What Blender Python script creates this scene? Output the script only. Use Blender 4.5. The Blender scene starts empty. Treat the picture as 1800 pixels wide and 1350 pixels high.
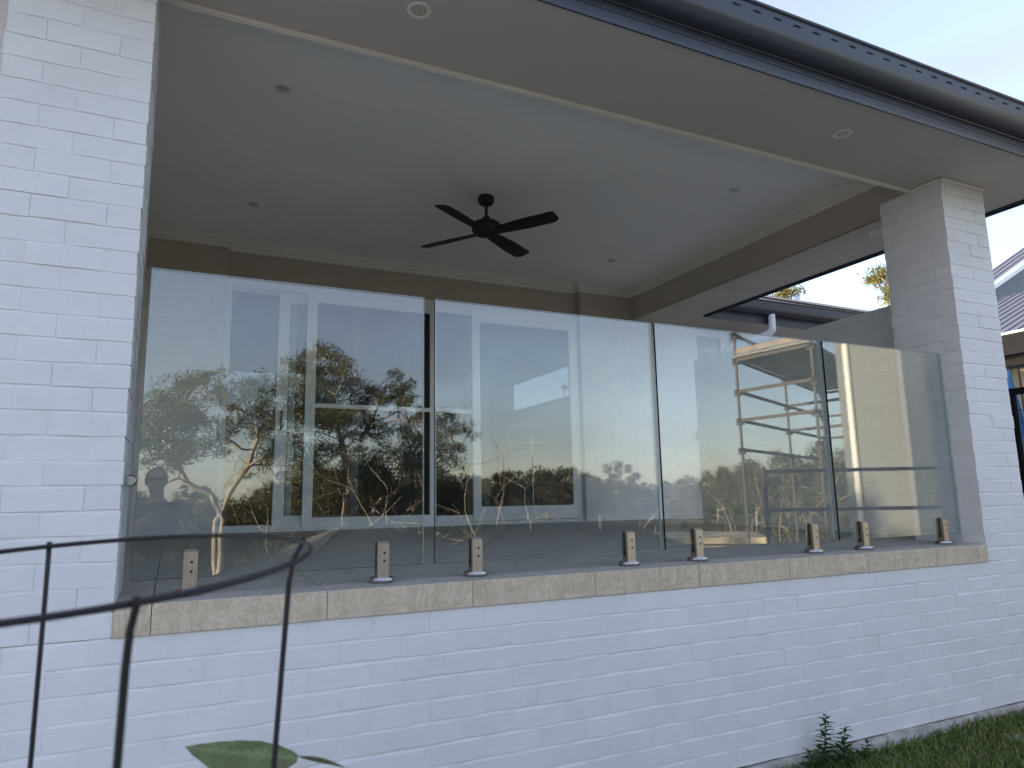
import bpy, bmesh, math, random
import numpy as np
from mathutils import Matrix, Vector, Euler

R = math.radians
rnd = random.Random(7)
scene = bpy.context.scene
col = scene.collection

# ---------------------------------------------------------------- camera
cam_d = bpy.data.cameras.new("camera")
cam = bpy.data.objects.new("camera", cam_d)
col.objects.link(cam)
cam_d.sensor_width = 36.0
cam_d.lens = 24.7457
cam_d.clip_start = 0.01
cam_d.clip_end = 2000
cam_d.dof.use_dof = True
cam_d.dof.focus_distance = 5.5
cam_d.dof.aperture_fstop = 11
CAM = Vector((0.16405, -2.85636, 0.33132))
RIGHT = Vector((0.9029785, -0.4292877, -0.0184905))
DOWN = Vector((0.0536092, 0.1552510, -0.9864194))
FWD = Vector((0.4263283, 0.8897242, 0.1632021))
m = Matrix.Identity(4)
for i in range(3):
    m[i][0] = RIGHT[i]; m[i][1] = -DOWN[i]; m[i][2] = -FWD[i]; m[i][3] = CAM[i]
cam.matrix_world = m
scene.camera = cam

# ---------------------------------------------------------------- sky, sun, exposure
SUN_AZ_X, SUN_AZ_Y, SUN_EL = -0.97, 0.25, 14.0      # direction towards the sun in plan, elevation in degrees
world = bpy.data.worlds.new("World")
scene.world = world
world.use_nodes = True
wn = world.node_tree.nodes; wl = world.node_tree.links
bg = wn["Background"]
sky_n = wn.new("ShaderNodeTexSky")
sky_n.sky_type = 'NISHITA'
sky_n.sun_disc = False
sky_n.sun_elevation = R(SUN_EL)
sky_n.sun_rotation = math.atan2(SUN_AZ_X, SUN_AZ_Y)
sky_n.altitude = 50
sky_n.air_density = 1.0
sky_n.dust_density = 0.7
sky_n.ozone_density = 1.2
# thin high cloud veil, mixed evenly over the whole dome
tc = wn.new("ShaderNodeTexCoord"); mp = wn.new("ShaderNodeMapping"); mp.inputs["Scale"].default_value = (1.0, 1.0, 3.2)
wl.new(tc.outputs["Generated"], mp.inputs[0])
nz = wn.new("ShaderNodeTexNoise"); nz.inputs["Scale"].default_value = 2.4; nz.inputs["Detail"].default_value = 7; nz.inputs["Distortion"].default_value = 0.6
wl.new(mp.outputs[0], nz.inputs["Vector"])
mr = wn.new("ShaderNodeMapRange"); mr.inputs[1].default_value = 0.35; mr.inputs[2].default_value = 0.7; mr.inputs[3].default_value = 0.46; mr.inputs[4].default_value = 0.72
wl.new(nz.outputs["Fac"], mr.inputs[0])
mxw = wn.new("ShaderNodeMix"); mxw.data_type = 'RGBA'
wl.new(mr.outputs[0], mxw.inputs[0]); wl.new(sky_n.outputs[0], mxw.inputs[6]); mxw.inputs[7].default_value = (1.06, 1.00, 1.34, 1)
wl.new(mxw.outputs[2], bg.inputs[0])
bg.inputs[1].default_value = 0.15
sun_d = bpy.data.lights.new("sun", 'SUN')
sun = bpy.data.objects.new("sun", sun_d)
col.objects.link(sun)
sun_d.energy = 4.8
sun_d.angle = R(0.5)
sun_d.color = (1.0, 0.86, 0.66)
sv = Vector((SUN_AZ_X, SUN_AZ_Y, 0)).normalized() * math.cos(R(SUN_EL)) + Vector((0, 0, math.sin(R(SUN_EL))))
sun.rotation_euler = sv.to_track_quat('Z', 'Y').to_euler()
sun.location = (-20, 12, 15)
scene.view_settings.view_transform = 'Standard'
scene.view_settings.look = 'None'
scene.view_settings.gamma = 1.0
scene.view_settings.use_curve_mapping = False
scene.view_settings.exposure = 2.2

scene.render.engine = 'CYCLES'
cy = scene.cycles
cy.use_denoising = True
cy.max_bounces = 9
cy.diffuse_bounces = 6
cy.glossy_bounces = 5
cy.transmission_bounces = 6
cy.transparent_max_bounces = 24
cy.caustics_reflective = False
cy.caustics_refractive = False
cy.sample_clamp_indirect = 6.0

# ---------------------------------------------------------------- helpers: objects
def tag(o, label=None, cat=None, group=None, kind=None):
    if label: o["label"] = label
    if cat: o["category"] = cat
    if group: o["group"] = group
    if kind: o["kind"] = kind
    return o

def empty(name, loc=(0, 0, 0), rz=0.0):
    o = bpy.data.objects.new(name, None)
    o.empty_display_size = 0.1
    col.objects.link(o)
    o.location = loc
    o.rotation_euler = (0, 0, rz)
    return o

def link(name, me, mat=None, parent=None, loc=None, rot=None):
    o = bpy.data.objects.new(name, me)
    col.objects.link(o)
    if mat is not None:
        mats = mat if isinstance(mat, (list, tuple)) else [mat]
        if len(me.materials) == 0:
            for mm in mats: me.materials.append(mm)
    if parent is not None: o.parent = parent
    if loc is not None: o.location = loc
    if rot is not None: o.rotation_euler = rot
    return o

class MB:
    """collects boxes, tubes and faces, all in the parent's coordinates"""
    def __init__(s): s.v = []; s.f = []; s.mi = []
    def add(s, vs, fs, mi=0):
        b = len(s.v); s.v += [tuple(p) for p in vs]
        for q in fs: s.f.append(tuple(b + i for i in q)); s.mi.append(mi)
        return s
    def box(s, x0, x1, y0, y1, z0, z1, mi=0):
        vs = [(x0,y0,z0),(x1,y0,z0),(x1,y1,z0),(x0,y1,z0),(x0,y0,z1),(x1,y0,z1),(x1,y1,z1),(x0,y1,z1)]
        return s.add(vs, [(0,3,2,1),(4,5,6,7),(0,1,5,4),(1,2,6,5),(2,3,7,6),(3,0,4,7)], mi)
    def bar(s, a, b, w, h, up=(0,0,1), mi=0):
        a = Vector(a); b = Vector(b); d = (b-a).normalized(); u = Vector(up)
        sx = d.cross(u)
        if sx.length < 1e-4: sx = d.cross(Vector((1,0,0)))
        sx.normalize(); u = sx.cross(d)
        vs = []
        for p in (a, b):
            for i, j in ((-1,-1),(1,-1),(1,1),(-1,1)): vs.append(p + sx*(i*w/2) + u*(j*h/2))
        return s.add(vs, [(0,3,2,1),(4,5,6,7),(0,1,5,4),(1,2,6,5),(2,3,7,6),(3,0,4,7)], mi)
    def tube(s, pts, r, n=8, cap=True, mi=0):
        pts = [Vector(p) for p in pts]
        rs = r if isinstance(r, (list, tuple)) else [r]*len(pts)
        b = len(s.v)
        ref = Vector((0.31, 0.17, 0.93))
        for i, p in enumerate(pts):
            d = (pts[min(i+1,len(pts)-1)] - pts[max(i-1,0)]).normalized()
            x = d.cross(ref)
            if x.length < 0.05: x = d.cross(Vector((1,0,0)))
            x.normalize(); y = d.cross(x)
            for k in range(n):
                a = 2*math.pi*k/n
                s.v.append(tuple(p + (x*math.cos(a) + y*math.sin(a))*rs[i]))
        for i in range(len(pts)-1):
            for k in range(n):
                s.f.append((b+i*n+k, b+i*n+(k+1)%n, b+(i+1)*n+(k+1)%n, b+(i+1)*n+k)); s.mi.append(mi)
        if cap:
            s.f.append(tuple(b+k for k in range(n-1,-1,-1))); s.mi.append(mi)
            e = b+(len(pts)-1)*n
            s.f.append(tuple(e+k for k in range(n))); s.mi.append(mi)
        return s
    def lathe(s, prof, c=(0,0,0), n=24, mi=0):
        b = len(s.v)
        for r, z in prof:
            for k in range(n):
                a = 2*math.pi*k/n
                s.v.append((c[0]+r*math.cos(a), c[1]+r*math.sin(a), c[2]+z))
        for i in range(len(prof)-1):
            for k in range(n):
                s.f.append((b+i*n+k, b+i*n+(k+1)%n, b+(i+1)*n+(k+1)%n, b+(i+1)*n+k)); s.mi.append(mi)
        s.f.append(tuple(b+k for k in range(n-1,-1,-1))); s.mi.append(mi)
        e = b+(len(prof)-1)*n
        s.f.append(tuple(e+k for k in range(n))); s.mi.append(mi)
        return s
    def mesh(s, name, smooth=False):
        me = bpy.data.meshes.new(name)
        me.from_pydata(s.v, [], s.f)
        me.polygons.foreach_set("material_index", s.mi)
        if smooth: me.polygons.foreach_set("use_smooth", [True]*len(s.f))
        me.update()
        return me
    def build(s, name, mat, parent=None, smooth=False, bevel=0.0, recalc=True, sharp=40):
        me = s.mesh(name, smooth)
        if bevel > 0 or recalc:
            bm = bmesh.new(); bm.from_mesh(me)
            if recalc: bmesh.ops.recalc_face_normals(bm, faces=bm.faces)
            if bevel > 0:
                es = [e for e in bm.edges if len(e.link_faces) == 2 and e.calc_face_angle(0) > 0.6]
                bmesh.ops.bevel(bm, geom=es, offset=bevel, segments=1, affect='EDGES', profile=0.6)
            bm.to_mesh(me); bm.free()
        if smooth:
            me.set_sharp_from_angle(angle=R(sharp))
        return link(name, me, mat, parent)

# ---------------------------------------------------------------- helpers: materials
class NT:
    def __init__(s, name):
        s.m = bpy.data.materials.new(name); s.m.use_nodes = True
        s.t = s.m.node_tree; s.t.nodes.clear()
        s.out = s.n("ShaderNodeOutputMaterial")
    def n(s, typ, **k):
        nd = s.t.nodes.new(typ)
        for a, b in k.items(): setattr(nd, a, b)
        return nd
    def l(s, a, b): s.t.links.new(a, b)
    def pos(s): return s.n("ShaderNodeNewGeometry").outputs["Position"]
    def obj(s): return s.n("ShaderNodeTexCoord").outputs["Object"]
    def noise(s, vec, scale, detail=4, rough=0.55, dist=0.0):
        n = s.n("ShaderNodeTexNoise")
        n.inputs["Scale"].default_value = scale; n.inputs["Detail"].default_value = detail
        n.inputs["Roughness"].default_value = rough; n.inputs["Distortion"].default_value = dist
        if vec is not None: s.l(vec, n.inputs["Vector"])
        return n.outputs["Fac"]
    def ramp(s, fac, stops):
        r = s.n("ShaderNodeValToRGB"); e = r.color_ramp.elements
        while len(e) < len(stops): e.new(0.5)
        for el, (p, c) in zip(e, stops):
            el.position = p; el.color = (*c, 1) if len(c) == 3 else c
        s.l(fac, r.inputs[0]); return r.outputs[0]
    def math(s, op, a, b=None, c=None):
        n = s.n("ShaderNodeMath", operation=op)
        for i, x in enumerate((a, b, c)):
            if x is None: continue
            if isinstance(x, (int, float)): n.inputs[i].default_value = x
            else: s.l(x, n.inputs[i])
        return n.outputs[0]
    def mixc(s, fac, a, b):
        n = s.n("ShaderNodeMix", data_type='RGBA')
        for sock, x in ((n.inputs[0], fac), (n.inputs[6], a), (n.inputs[7], b)):
            if isinstance(x, (int, float)): sock.default_value = x
            elif isinstance(x, tuple): sock.default_value = (*x, 1)
            else: s.l(x, sock)
        return n.outputs[2]
    def scaled(s, vec, sc):
        n = s.n("ShaderNodeMapping"); n.inputs["Scale"].default_value = sc; s.l(vec, n.inputs[0]); return n.outputs[0]
    def bump(s, h, strength, dist=0.01, normal=None):
        b = s.n("ShaderNodeBump"); b.inputs["Strength"].default_value = strength; b.inputs["Distance"].default_value = dist
        s.l(h, b.inputs["Height"])
        if normal is not None: s.l(normal, b.inputs["Normal"])
        return b.outputs[0]
    def principled(s, color, rough=0.6, metal=0.0, normal=None, spec=0.5):
        p = s.n("ShaderNodeBsdfPrincipled")
        if isinstance(color, tuple): p.inputs["Base Color"].default_value = (*color, 1)
        else: s.l(color, p.inputs["Base Color"])
        if isinstance(rough, (int, float)): p.inputs["Roughness"].default_value = rough
        else: s.l(rough, p.inputs["Roughness"])
        p.inputs["Metallic"].default_value = metal
        p.inputs["Specular IOR Level"].default_value = spec
        if normal is not None: s.l(normal, p.inputs["Normal"])
        return p.outputs[0]
    def done(s, shader):
        s.l(shader, s.out.inputs[0]); return s.m

def plain(name, color, rough=0.6, metal=0.0, spec=0.5, var=0.06, scale=6.0, bump=0.0, bscale=80.0):
    t = NT(name); p = t.pos()
    f = t.noise(p, scale, 5)
    lo = tuple(c*(1-var) for c in color); hi = tuple(min(1, c*(1+var)) for c in color)
    c = t.ramp(f, [(0.3, lo), (0.7, hi)])
    nrm = t.bump(t.noise(p, bscale, 3), bump, 0.004) if bump > 0 else None
    return t.done(t.principled(c, rough, metal, nrm, spec))

def m_brick(name, base):
    t = NT(name); p = t.pos()
    oi = t.n("ShaderNodeObjectInfo").outputs["Random"]
    big = t.noise(p, 2.2, 4); mid = t.noise(p, 14, 5)
    f = t.math('ADD', t.math('MULTIPLY', big, 0.55), t.math('MULTIPLY', mid, 0.3))
    f = t.math('ADD', f, t.math('MULTIPLY', oi, 0.15))
    c = t.ramp(f, [(0.3, tuple(x*0.90 for x in base)), (0.62, base)])
    pit = t.noise(p, 26, 3, 0.5)
    spots = t.ramp(pit, [(0.24, (0.45, 0.45, 0.45)), (0.29, (1, 1, 1))])
    c2 = t.n("ShaderNodeMix", data_type='RGBA', blend_type='MULTIPLY')
    c2.inputs[0].default_value = 0.35
    t.l(c, c2.inputs[6]); t.l(spots, c2.inputs[7])
    h = t.math('ADD', t.math('MULTIPLY', t.noise(t.scaled(p, (1, 1, 1.6)), 38, 4), 0.7), t.math('MULTIPLY', t.noise(p, 150, 3), 0.25))
    h = t.math('ADD', h, t.math('MULTIPLY', spots, 0.35))
    return t.done(t.principled(c2.outputs[2], 0.55, 0, t.bump(h, 0.35, 0.006), 0.35))

M = {}
M['brick'] = m_brick("painted_brick", (0.82, 0.81, 0.815))
M['mortar'] = m_brick("painted_mortar", (0.79, 0.78, 0.785))
M['beige'] = plain("beige_render", (0.50, 0.44, 0.36), 0.75, var=0.03, bump=0.1, bscale=160)
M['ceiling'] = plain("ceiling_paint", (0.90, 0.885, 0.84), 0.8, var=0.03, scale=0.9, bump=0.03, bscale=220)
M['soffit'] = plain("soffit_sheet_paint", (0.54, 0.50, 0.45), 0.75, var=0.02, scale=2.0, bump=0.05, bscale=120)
M['trim'] = plain("cream_trim", (0.80, 0.76, 0.66), 0.6, var=0.02)
M['white_frame'] = plain("white_powder_coat", (0.87, 0.88, 0.88), 0.35, var=0.01)
M['white_plastic'] = plain("white_plastic", (0.82, 0.82, 0.82), 0.4, var=0.02)
M['charcoal'] = plain("charcoal_steel", (0.040, 0.046, 0.064), 0.36, spec=0.5, var=0.08, scale=9, bump=0.02, bscale=60)
M['charcoal_dark'] = plain("slot_shade", (0.010, 0.011, 0.014), 0.6)
M['roof_steel'] = plain("corrugated_steel", (0.07, 0.078, 0.105), 0.45, var=0.08, scale=3)
M['black_metal'] = plain("black_metal", (0.006, 0.006, 0.008), 0.55)
M['matt_black'] = plain("matt_black", (0.008, 0.008, 0.009), 0.8, spec=0.06)
M['fan'] = plain("fan_black", (0.010, 0.010, 0.011), 0.5, var=0.1)
M['screw'] = plain("screw_head", (0.02, 0.02, 0.025), 0.5)
M['concrete'] = plain("footing_concrete", (0.44, 0.41, 0.38), 0.9, var=0.35, scale=14, bump=0.8, bscale=45)
M['lens'] = plain("downlight_lens", (0.50, 0.48, 0.40), 0.35, var=0.02)
M['ring'] = plain("downlight_ring", (0.74, 0.73, 0.68), 0.45, var=0.02)
M['interior'] = plain("interior_wall", (0.42, 0.41, 0.39), 0.8, var=0.02)
M['timber_floor'] = plain("interior_floor", (0.16, 0.11, 0.07), 0.5, var=0.2)
M['curtain'] = plain("sheer_curtain", (0.62, 0.62, 0.60), 0.9, var=0.03)

def m_tile(name, a, b, c_):
    t = NT(name); p = t.pos()
    oi = t.n("ShaderNodeObjectInfo").outputs["Random"]
    comb = t.n("ShaderNodeCombineXYZ"); t.l(t.math('MULTIPLY', oi, 31.0), comb.inputs[0]); t.l(t.math('MULTIPLY', oi, 17.0), comb.inputs[2])
    va = t.n("ShaderNodeVectorMath", operation='ADD'); t.l(p, va.inputs[0]); t.l(comb.outputs[0], va.inputs[1])
    v = va.outputs[0]
    warp = t.noise(t.scaled(v, (1, 1, 2.2)), 9, 6, 0.65, 1.4)
    fine = t.noise(v, 70, 4, 0.65)
    streak = t.noise(t.scaled(v, (9.0, 4.0, 1.2)), 3.0, 4, 0.6, 0.8)
    f = t.math('ADD', t.math('MULTIPLY', warp, 0.5), t.math('ADD', t.math('MULTIPLY', fine, 0.16), t.math('MULTIPLY', streak, 0.34)))
    c = t.ramp(f, [(0.34, a), (0.5, b), (0.66, c_)])
    vein = t.ramp(t.noise(t.scaled(v, (1, 1, .5)), 6, 8, 0.7, 2.5), [(0.47, (0, 0, 0)), (0.5, (1, 1, 1)), (0.53, (0, 0, 0))])
    c = t.mixc(t.math('MULTIPLY', vein, 0.35), c, tuple(min(1, x*1.5) for x in c_))
    return t.done(t.principled(c, 0.7, 0, t.bump(fine, 0.25, 0.003), 0.3))
M['tile'] = m_tile("stone_tile", (0.46, 0.385, 0.275), (0.58, 0.49, 0.365), (0.67, 0.58, 0.45))
M['floor_tile'] = m_tile("stone_floor_tile", (0.33, 0.315, 0.28), (0.43, 0.41, 0.37), (0.51, 0.49, 0.45))
M['grout'] = plain("grout", (0.20, 0.19, 0.17), 0.9)

def m_glass(name, r0, tint, film):
    t = NT(name)
    lw = t.n("ShaderNodeLayerWeight"); lw.inputs[0].default_value = 0.5
    f5 = t.math('POWER', lw.outputs["Facing"], 5.0)
    fac = t.math('ADD', r0, t.math('MULTIPLY', f5, 1 - r0))
    tr = t.n("ShaderNodeBsdfTransparent"); tr.inputs[0].default_value = (*tint, 1)
    gl = t.n("ShaderNodeBsdfGlossy"); gl.inputs["Roughness"].default_value = 0.0
    gl.inputs["Color"].default_value = (1, 1, 1, 1)
    mx = t.n("ShaderNodeMixShader"); t.l(fac, mx.inputs[0]); t.l(tr.outputs[0], mx.inputs[1]); t.l(gl.outputs[0], mx.inputs[2])
    if film > 0:      # dust and dried water marks on the pane
        p = t.pos()
        sm = t.ramp(t.noise(t.scaled(p, (2.0, 1.0, 1.2)), 3.0, 6, 0.65, 1.2), [(0.42, (0.15, 0.15, 0.15)), (0.75, (1, 1, 1))])
        dr_ = t.ramp(t.noise(p, 110, 2), [(0.70, (0, 0, 0)), (0.76, (1, 1, 1))])
        df = t.n("ShaderNodeBsdfDiffuse"); df.inputs[0].default_value = (0.8, 0.8, 0.8, 1)
        m2 = t.n("ShaderNodeMixShader")
        t.l(t.math('ADD', t.math('MULTIPLY', sm, film), t.math('MULTIPLY', dr_, film*1.5)), m2.inputs[0])
        t.l(mx.outputs[0], m2.inputs[1]); t.l(df.outputs[0], m2.inputs[2])
        return t.done(m2.outputs[0])
    return t.done(mx.outputs[0])
M['glass'] = m_glass("balustrade_glass", 0.095, (0.955, 0.985, 0.978), 0.004)
M['door_glass'] = m_glass("door_glass", 0.07, (0.80, 0.83, 0.85), 0.0)
M['glass_edge'] = plain("glass_edge_green", (0.012, 0.03, 0.028), 0.15, var=0.1)  # dark look of the left and bottom edges, put into the colour
M['glass_top'] = plain("glass_edge_lit", (0.42, 0.55, 0.52), 0.15, var=0.05)  # same edge with caught light painted in, for top and right

def m_mesh_screen():
    t = NT("insect_mesh")
    d = t.principled((0.006, 0.006, 0.007), 0.8)
    tr = t.n("ShaderNodeBsdfTransparent")
    mx = t.n("ShaderNodeMixShader"); mx.inputs[0].default_value = 0.62
    t.l(tr.outputs[0], mx.inputs[1]); t.l(d, mx.inputs[2])
    return t.done(mx.outputs[0])
M['mesh'] = m_mesh_screen()

def m_steel():
    t = NT("brushed_stainless"); p = t.obj()
    n = t.noise(t.scaled(p, (260, 260, 6)), 1.0, 3)
    c = t.ramp(n, [(0.3, (0.46, 0.39, 0.32)), (0.7, (0.62, 0.545, 0.46))])
    r = t.math('ADD', 0.24, t.math('MULTIPLY', n, 0.16))
    return t.done(t.principled(c, r, 1.0, t.bump(n, 0.12, 0.001)))
M['steel'] = m_steel()
M['chrome'] = plain("polished_stainless", (0.42, 0.42, 0.43), 0.30, 1.0, var=0.04)

def m_foliage(name, c0, c1, c2, trans=0.3, scale=0.5):
    t = NT(name)
    g = t.n("ShaderNodeNewGeometry")
    rp = g.outputs["Random Per Island"]
    f = t.math('ADD', t.math('MULTIPLY', rp, 0.6), t.math('MULTIPLY', t.noise(g.outputs["Position"], scale, 3), 0.4))
    c = t.ramp(f, [(0.2, c0), (0.5, c1), (0.8, c2)])
    d = t.n("ShaderNodeBsdfDiffuse"); t.l(c, d.inputs[0])
    tl = t.n("ShaderNodeBsdfTranslucent"); t.l(c, tl.inputs[0])
    mx = t.n("ShaderNodeMixShader"); mx.inputs[0].default_value = trans
    t.l(d.outputs[0], mx.inputs[1]); t.l(tl.outputs[0], mx.inputs[2])
    return t.done(mx.outputs[0])
M['leaf_gum'] = m_foliage("gum_leaves", (0.065, 0.075, 0.032), (0.12, 0.12, 0.055), (0.20, 0.185, 0.09))
M['leaf_dark'] = m_foliage("dark_leaves", (0.032, 0.036, 0.018), (0.07, 0.07, 0.034), (0.13, 0.115, 0.06))
M['leaf_sun_tint'] = m_foliage("sun_tinted_gum_leaves", (0.06, 0.07, 0.02), (0.12, 0.12, 0.04), (0.20, 0.17, 0.06), 0.35)  # yellow of the low sun put into the leaf colour
M['grass'] = m_foliage("grass_blades", (0.075, 0.125, 0.026), (0.155, 0.225, 0.055), (0.31, 0.30, 0.15), 0.25, 4.0)
M['weed'] = m_foliage("weed_leaves", (0.025, 0.055, 0.018), (0.045, 0.09, 0.03), (0.07, 0.125, 0.045), 0.25, 9.0)

def m_bark(name, a, b):
    t = NT(name); p = t.pos()
    f = t.noise(t.scaled(p, (2.5, 2.5, 0.6)), 2.2, 5, 0.6, 0.6)
    c = t.ramp(f, [(0.35, a), (0.62, b)])
    return t.done(t.principled(c, 0.85, 0, t.bump(f, 0.4, 0.05), 0.2))
M['bark'] = m_bark("gum_bark", (0.16, 0.125, 0.09), (0.42, 0.35, 0.27))
M['bark_dark'] = m_bark("dark_bark", (0.08, 0.06, 0.045), (0.20, 0.16, 0.12))

def m_ground():
    t = NT("ground_cover"); p = t.pos()
    f = t.math('ADD', t.math('MULTIPLY', t.noise(p, 0.15, 5), 0.5), t.math('MULTIPLY', t.noise(p, 9, 6), 0.5))
    c = t.ramp(f, [(0.30, (0.38, 0.365, 0.33)), (0.5, (0.50, 0.485, 0.445)), (0.70, (0.58, 0.565, 0.53))])  # yard made pale to bounce light onto the verandah ceiling
    sp_ = t.n("ShaderNodeSeparateXYZ"); t.l(p, sp_.inputs[0])
    edge = t.math('ADD', sp_.outputs[1], t.math('MULTIPLY', t.noise(p, 0.8, 4), 1.5))
    k_ = t.n("ShaderNodeMapRange"); t.l(edge, k_.inputs[0]); k_.inputs[1].default_value = -7.4; k_.inputs[2].default_value = -6.2
    scrub = t.ramp(f, [(0.32, (0.035, 0.04, 0.018)), (0.5, (0.07, 0.072, 0.034)), (0.7, (0.13, 0.115, 0.065))])
    c = t.mixc(k_.outputs[0], scrub, c)
    return t.done(t.principled(c, 0.95, 0, t.bump(t.noise(p, 60, 4), 0.6, 0.03), 0.1))
M['ground'] = m_ground()

# ---------------------------------------------------------------- main dimensions (metres)
W = 4.8626            # opening between pier and column
CS = 0.086            # brick course
TB = -0.107           # underside of the tile edge
S = 2.49              # eave soffit
ZC = 2.87             # verandah ceiling
D = 4.21              # back wall plane
NIB = 4.11            # brick nib faces beside the door
XB = 5.156            # inner face of side beam, and of the screen wall
EY = -0.45            # front eave line
EX = 5.82             # right eave line
WY = 3.56             # wing eave line
PW = 0.476            # pier and column width
FS = 0.020            # fall of the verandah floor per metre
def floor_z(y): return FS*max(0.0, y)

def terrain(x, y):
    def sm(a, b, t):
        t = min(1, max(0, (t-a)/(b-a))); return t*t*(3-2*t)
    z = -1.03
    z += -4.2*sm(6.8, 9.8, -y)
    z += 2.2*sm(26, 70, -y) + 3.0*sm(90, 260, -y)
    z += -0.6*sm(8, 14, x)*sm(6, 9, -y)
    return z

# ---------------------------------------------------------------- ground
def build_ground():
    n = 110
    u = np.linspace(-1, 1, n)
    ax = np.sinh(u*4.6)/np.sinh(4.6)*420
    vs = []; fs = []
    for j in range(n):
        for i in range(n):
            x = ax[i] + 3; y = ax[j] - 3
            vs.append((x, y, terrain(x, y)))
    for j in range(n-1):
        for i in range(n-1):
            a = j*n+i; fs.append((a, a+1, a+n+1, a+n))
    mb = MB(); mb.add(vs, fs)
    o = mb.build("ground", M['ground'], smooth=True, recalc=False, sharp=80)
    tag(o, "ground around the house, made pale to bounce light, falling to a gully", None, kind='structure')
build_ground()

M['soil'] = plain("lawn_soil", (0.045, 0.052, 0.020), 0.95, var=0.45, scale=7, bump=0.7, bscale=40)
lawn = MB(); vs = []; fs = []
for j in range(9):
    for i in range(25): vs.append((0.6+0.3*i, 0.10-0.36*j, -1.026+0.006*math.sin(i*1.7+j)))
for j in range(8):
    for i in range(24): a = j*25+i; fs.append((a, a+25, a+26, a+1))
lawn.add(vs, fs); o = lawn.build("lawn", M['soil'], smooth=True); tag(o, "strip of lawn along the foot of the white wall", None, kind='structure')

# ---------------------------------------------------------------- bricks
_bm = {}
def brick_mesh(L, Dp, var):
    key = (round(L, 4), round(Dp, 3), var)
    if key in _bm: return _bm[key]
    r = random.Random(hash(key) & 0xffff)
    # section: sharp overhanging bottom edge, weathered slope at the top, as thick paint over raked joints leaves it
    h = (0.0412, 0.0412, 0.0424, 0.0433)[var]
    sec = [(0.0, -h), (0.0, h-0.0105), (r.uniform(0.0026, 0.0042), h), (Dp, h), (Dp, -h)]
    ns = 4; xs_ = [-L/2 + L*(i + (r.uniform(-0.3, 0.3) if 0 < i < ns else 0))/ns for i in range(ns+1)]
    vs = []; fs = []
    for i, x in enumerate(xs_):
        end = i in (0, ns)
        dz = r.uniform(-0.0014, 0.0016); dy = r.uniform(-0.0006, 0.0006) + (0.0017 if end else 0); tz = r.uniform(-0.003, 0.003)
        for k, (y, z) in enumerate(sec):
            vs.append((x, y + (dy if k < 2 else 0), z + (dz if k == 0 else tz if k == 1 else 0)))
    for i in range(ns):
        for k in range(5): fs.append((5*i+k, 5*i+5+k, 5*i+5+(k+1) % 5, 5*i+(k+1) % 5))
    fs += [(0, 1, 2, 3, 4), tuple(5*ns+k for k in (4, 3, 2, 1, 0))]
    me = bpy.data.meshes.new("brick")
    me.from_pydata(vs, [], fs)
    bm = bmesh.new(); bm.from_mesh(me); bmesh.ops.recalc_face_normals(bm, faces=bm.faces)
    bm.to_mesh(me); bm.free()
    me.materials.append(M['brick'])
    _bm[key] = me
    return me

def put_brick(parent, x, y, z, L, rot, Dp=0.05, soft=True):
    """x, y = middle of the exposed face; rot = rotation about Z of a brick that faces -Y"""
    Lq = L + (rnd.choice((0.0052, 0.0056, 0.0060)) if soft else rnd.choice((-0.001, 0.0, 0.002)))
    me = brick_mesh(Lq, Dp, rnd.choice((0, 0, 1, 1, 2, 2, 3)))
    o = bpy.data.objects.new("brick", me)
    col.objects.link(o)
    o.parent = parent
    dpt = rnd.gauss(0, 0.0009)
    o.location = (x - dpt*math.sin(rot), y + dpt*math.cos(rot), z + rnd.gauss(0, 0.0008))
    o.rotation_euler = (rnd.gauss(0, 0.0035), rnd.gauss(0, 0.0022), rot + rnd.gauss(0, 0.002))
    return o

def brick_run(parent, a, b, fixed, z0, courses, face, phase=0, soft=True, skip=None):
    """stretcher bond from a to b along X (face '-Y') or along Y (face '-X')"""
    for k in range(courses):
        zc = z0 + (k+0.5)*CS
        s = a - (0.12 if (k+phase) % 2 else 0.0)
        while s < b - 0.02:
            e = min(s+0.23, b); st = max(s, a)
            L = e - st
            if L > 0.03:
                c = (st+e)/2
                if not (skip and skip(c, zc)):
                    if face == '-Y': put_brick(parent, c, fixed, zc, L, 0, soft=soft)
                    else: put_brick(parent, fixed, c, zc, L, -math.pi/2, soft=soft)
            s += 0.24

RC = 0.0042   # how deep the joints lie
def pillar(name, label, x0, courses, z0, flip):
    """a square brick pillar 476 wide: front face and the face towards the opening are both bonded"""
    t = empty(name, (x0+PW/2, PW/2, z0)); tag(t, label, "brick pillar")
    ox, oy, oz = t.location
    mb = MB().box(x0+RC-ox, x0+PW-RC-ox, RC-oy, PW-RC-oy, 0, courses*CS+0.01)
    mb.build("core", M['mortar'], t)
    for k in range(courses):
        zc = (k+0.5)*CS
        # side face towards the opening: at x0 (facing -X) or at x0+PW (facing +X)
        sx, srot = (x0, -math.pi/2) if not flip else (x0+PW, math.pi/2)
        sgn = 1 if not flip else -1
        if k % 2 == 0:
            for c in (0.1182, 0.3575): put_brick(t, x0+c-ox if not flip else x0+PW-c-ox, -oy, zc, 0.2365, 0, 0.11, soft=False)
            for c, L in ((0.2325, 0.231), (0.413, 0.114)): put_brick(t, sx-ox, c-oy, zc, L, srot, 0.10, soft=False)
        else:
            for c in (0.1182, 0.3585): put_brick(t, sx-ox, c-oy, zc, 0.2355, srot, 0.11, soft=False)
            for c, L in ((0.2310, 0.2365), (0.412, 0.122)): put_brick(t, (x0+c if not flip else x0+PW-c)-ox, -oy, zc, L, 0, 0.10, soft=False)
    return t

pier = pillar("brick_pier", "tall white painted brick pier at the left edge, beside the glass", -PW, 30, TB, True)
column = pillar("brick_column", "white painted brick column under the right corner of the eave", W, 30, TB, False)
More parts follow.
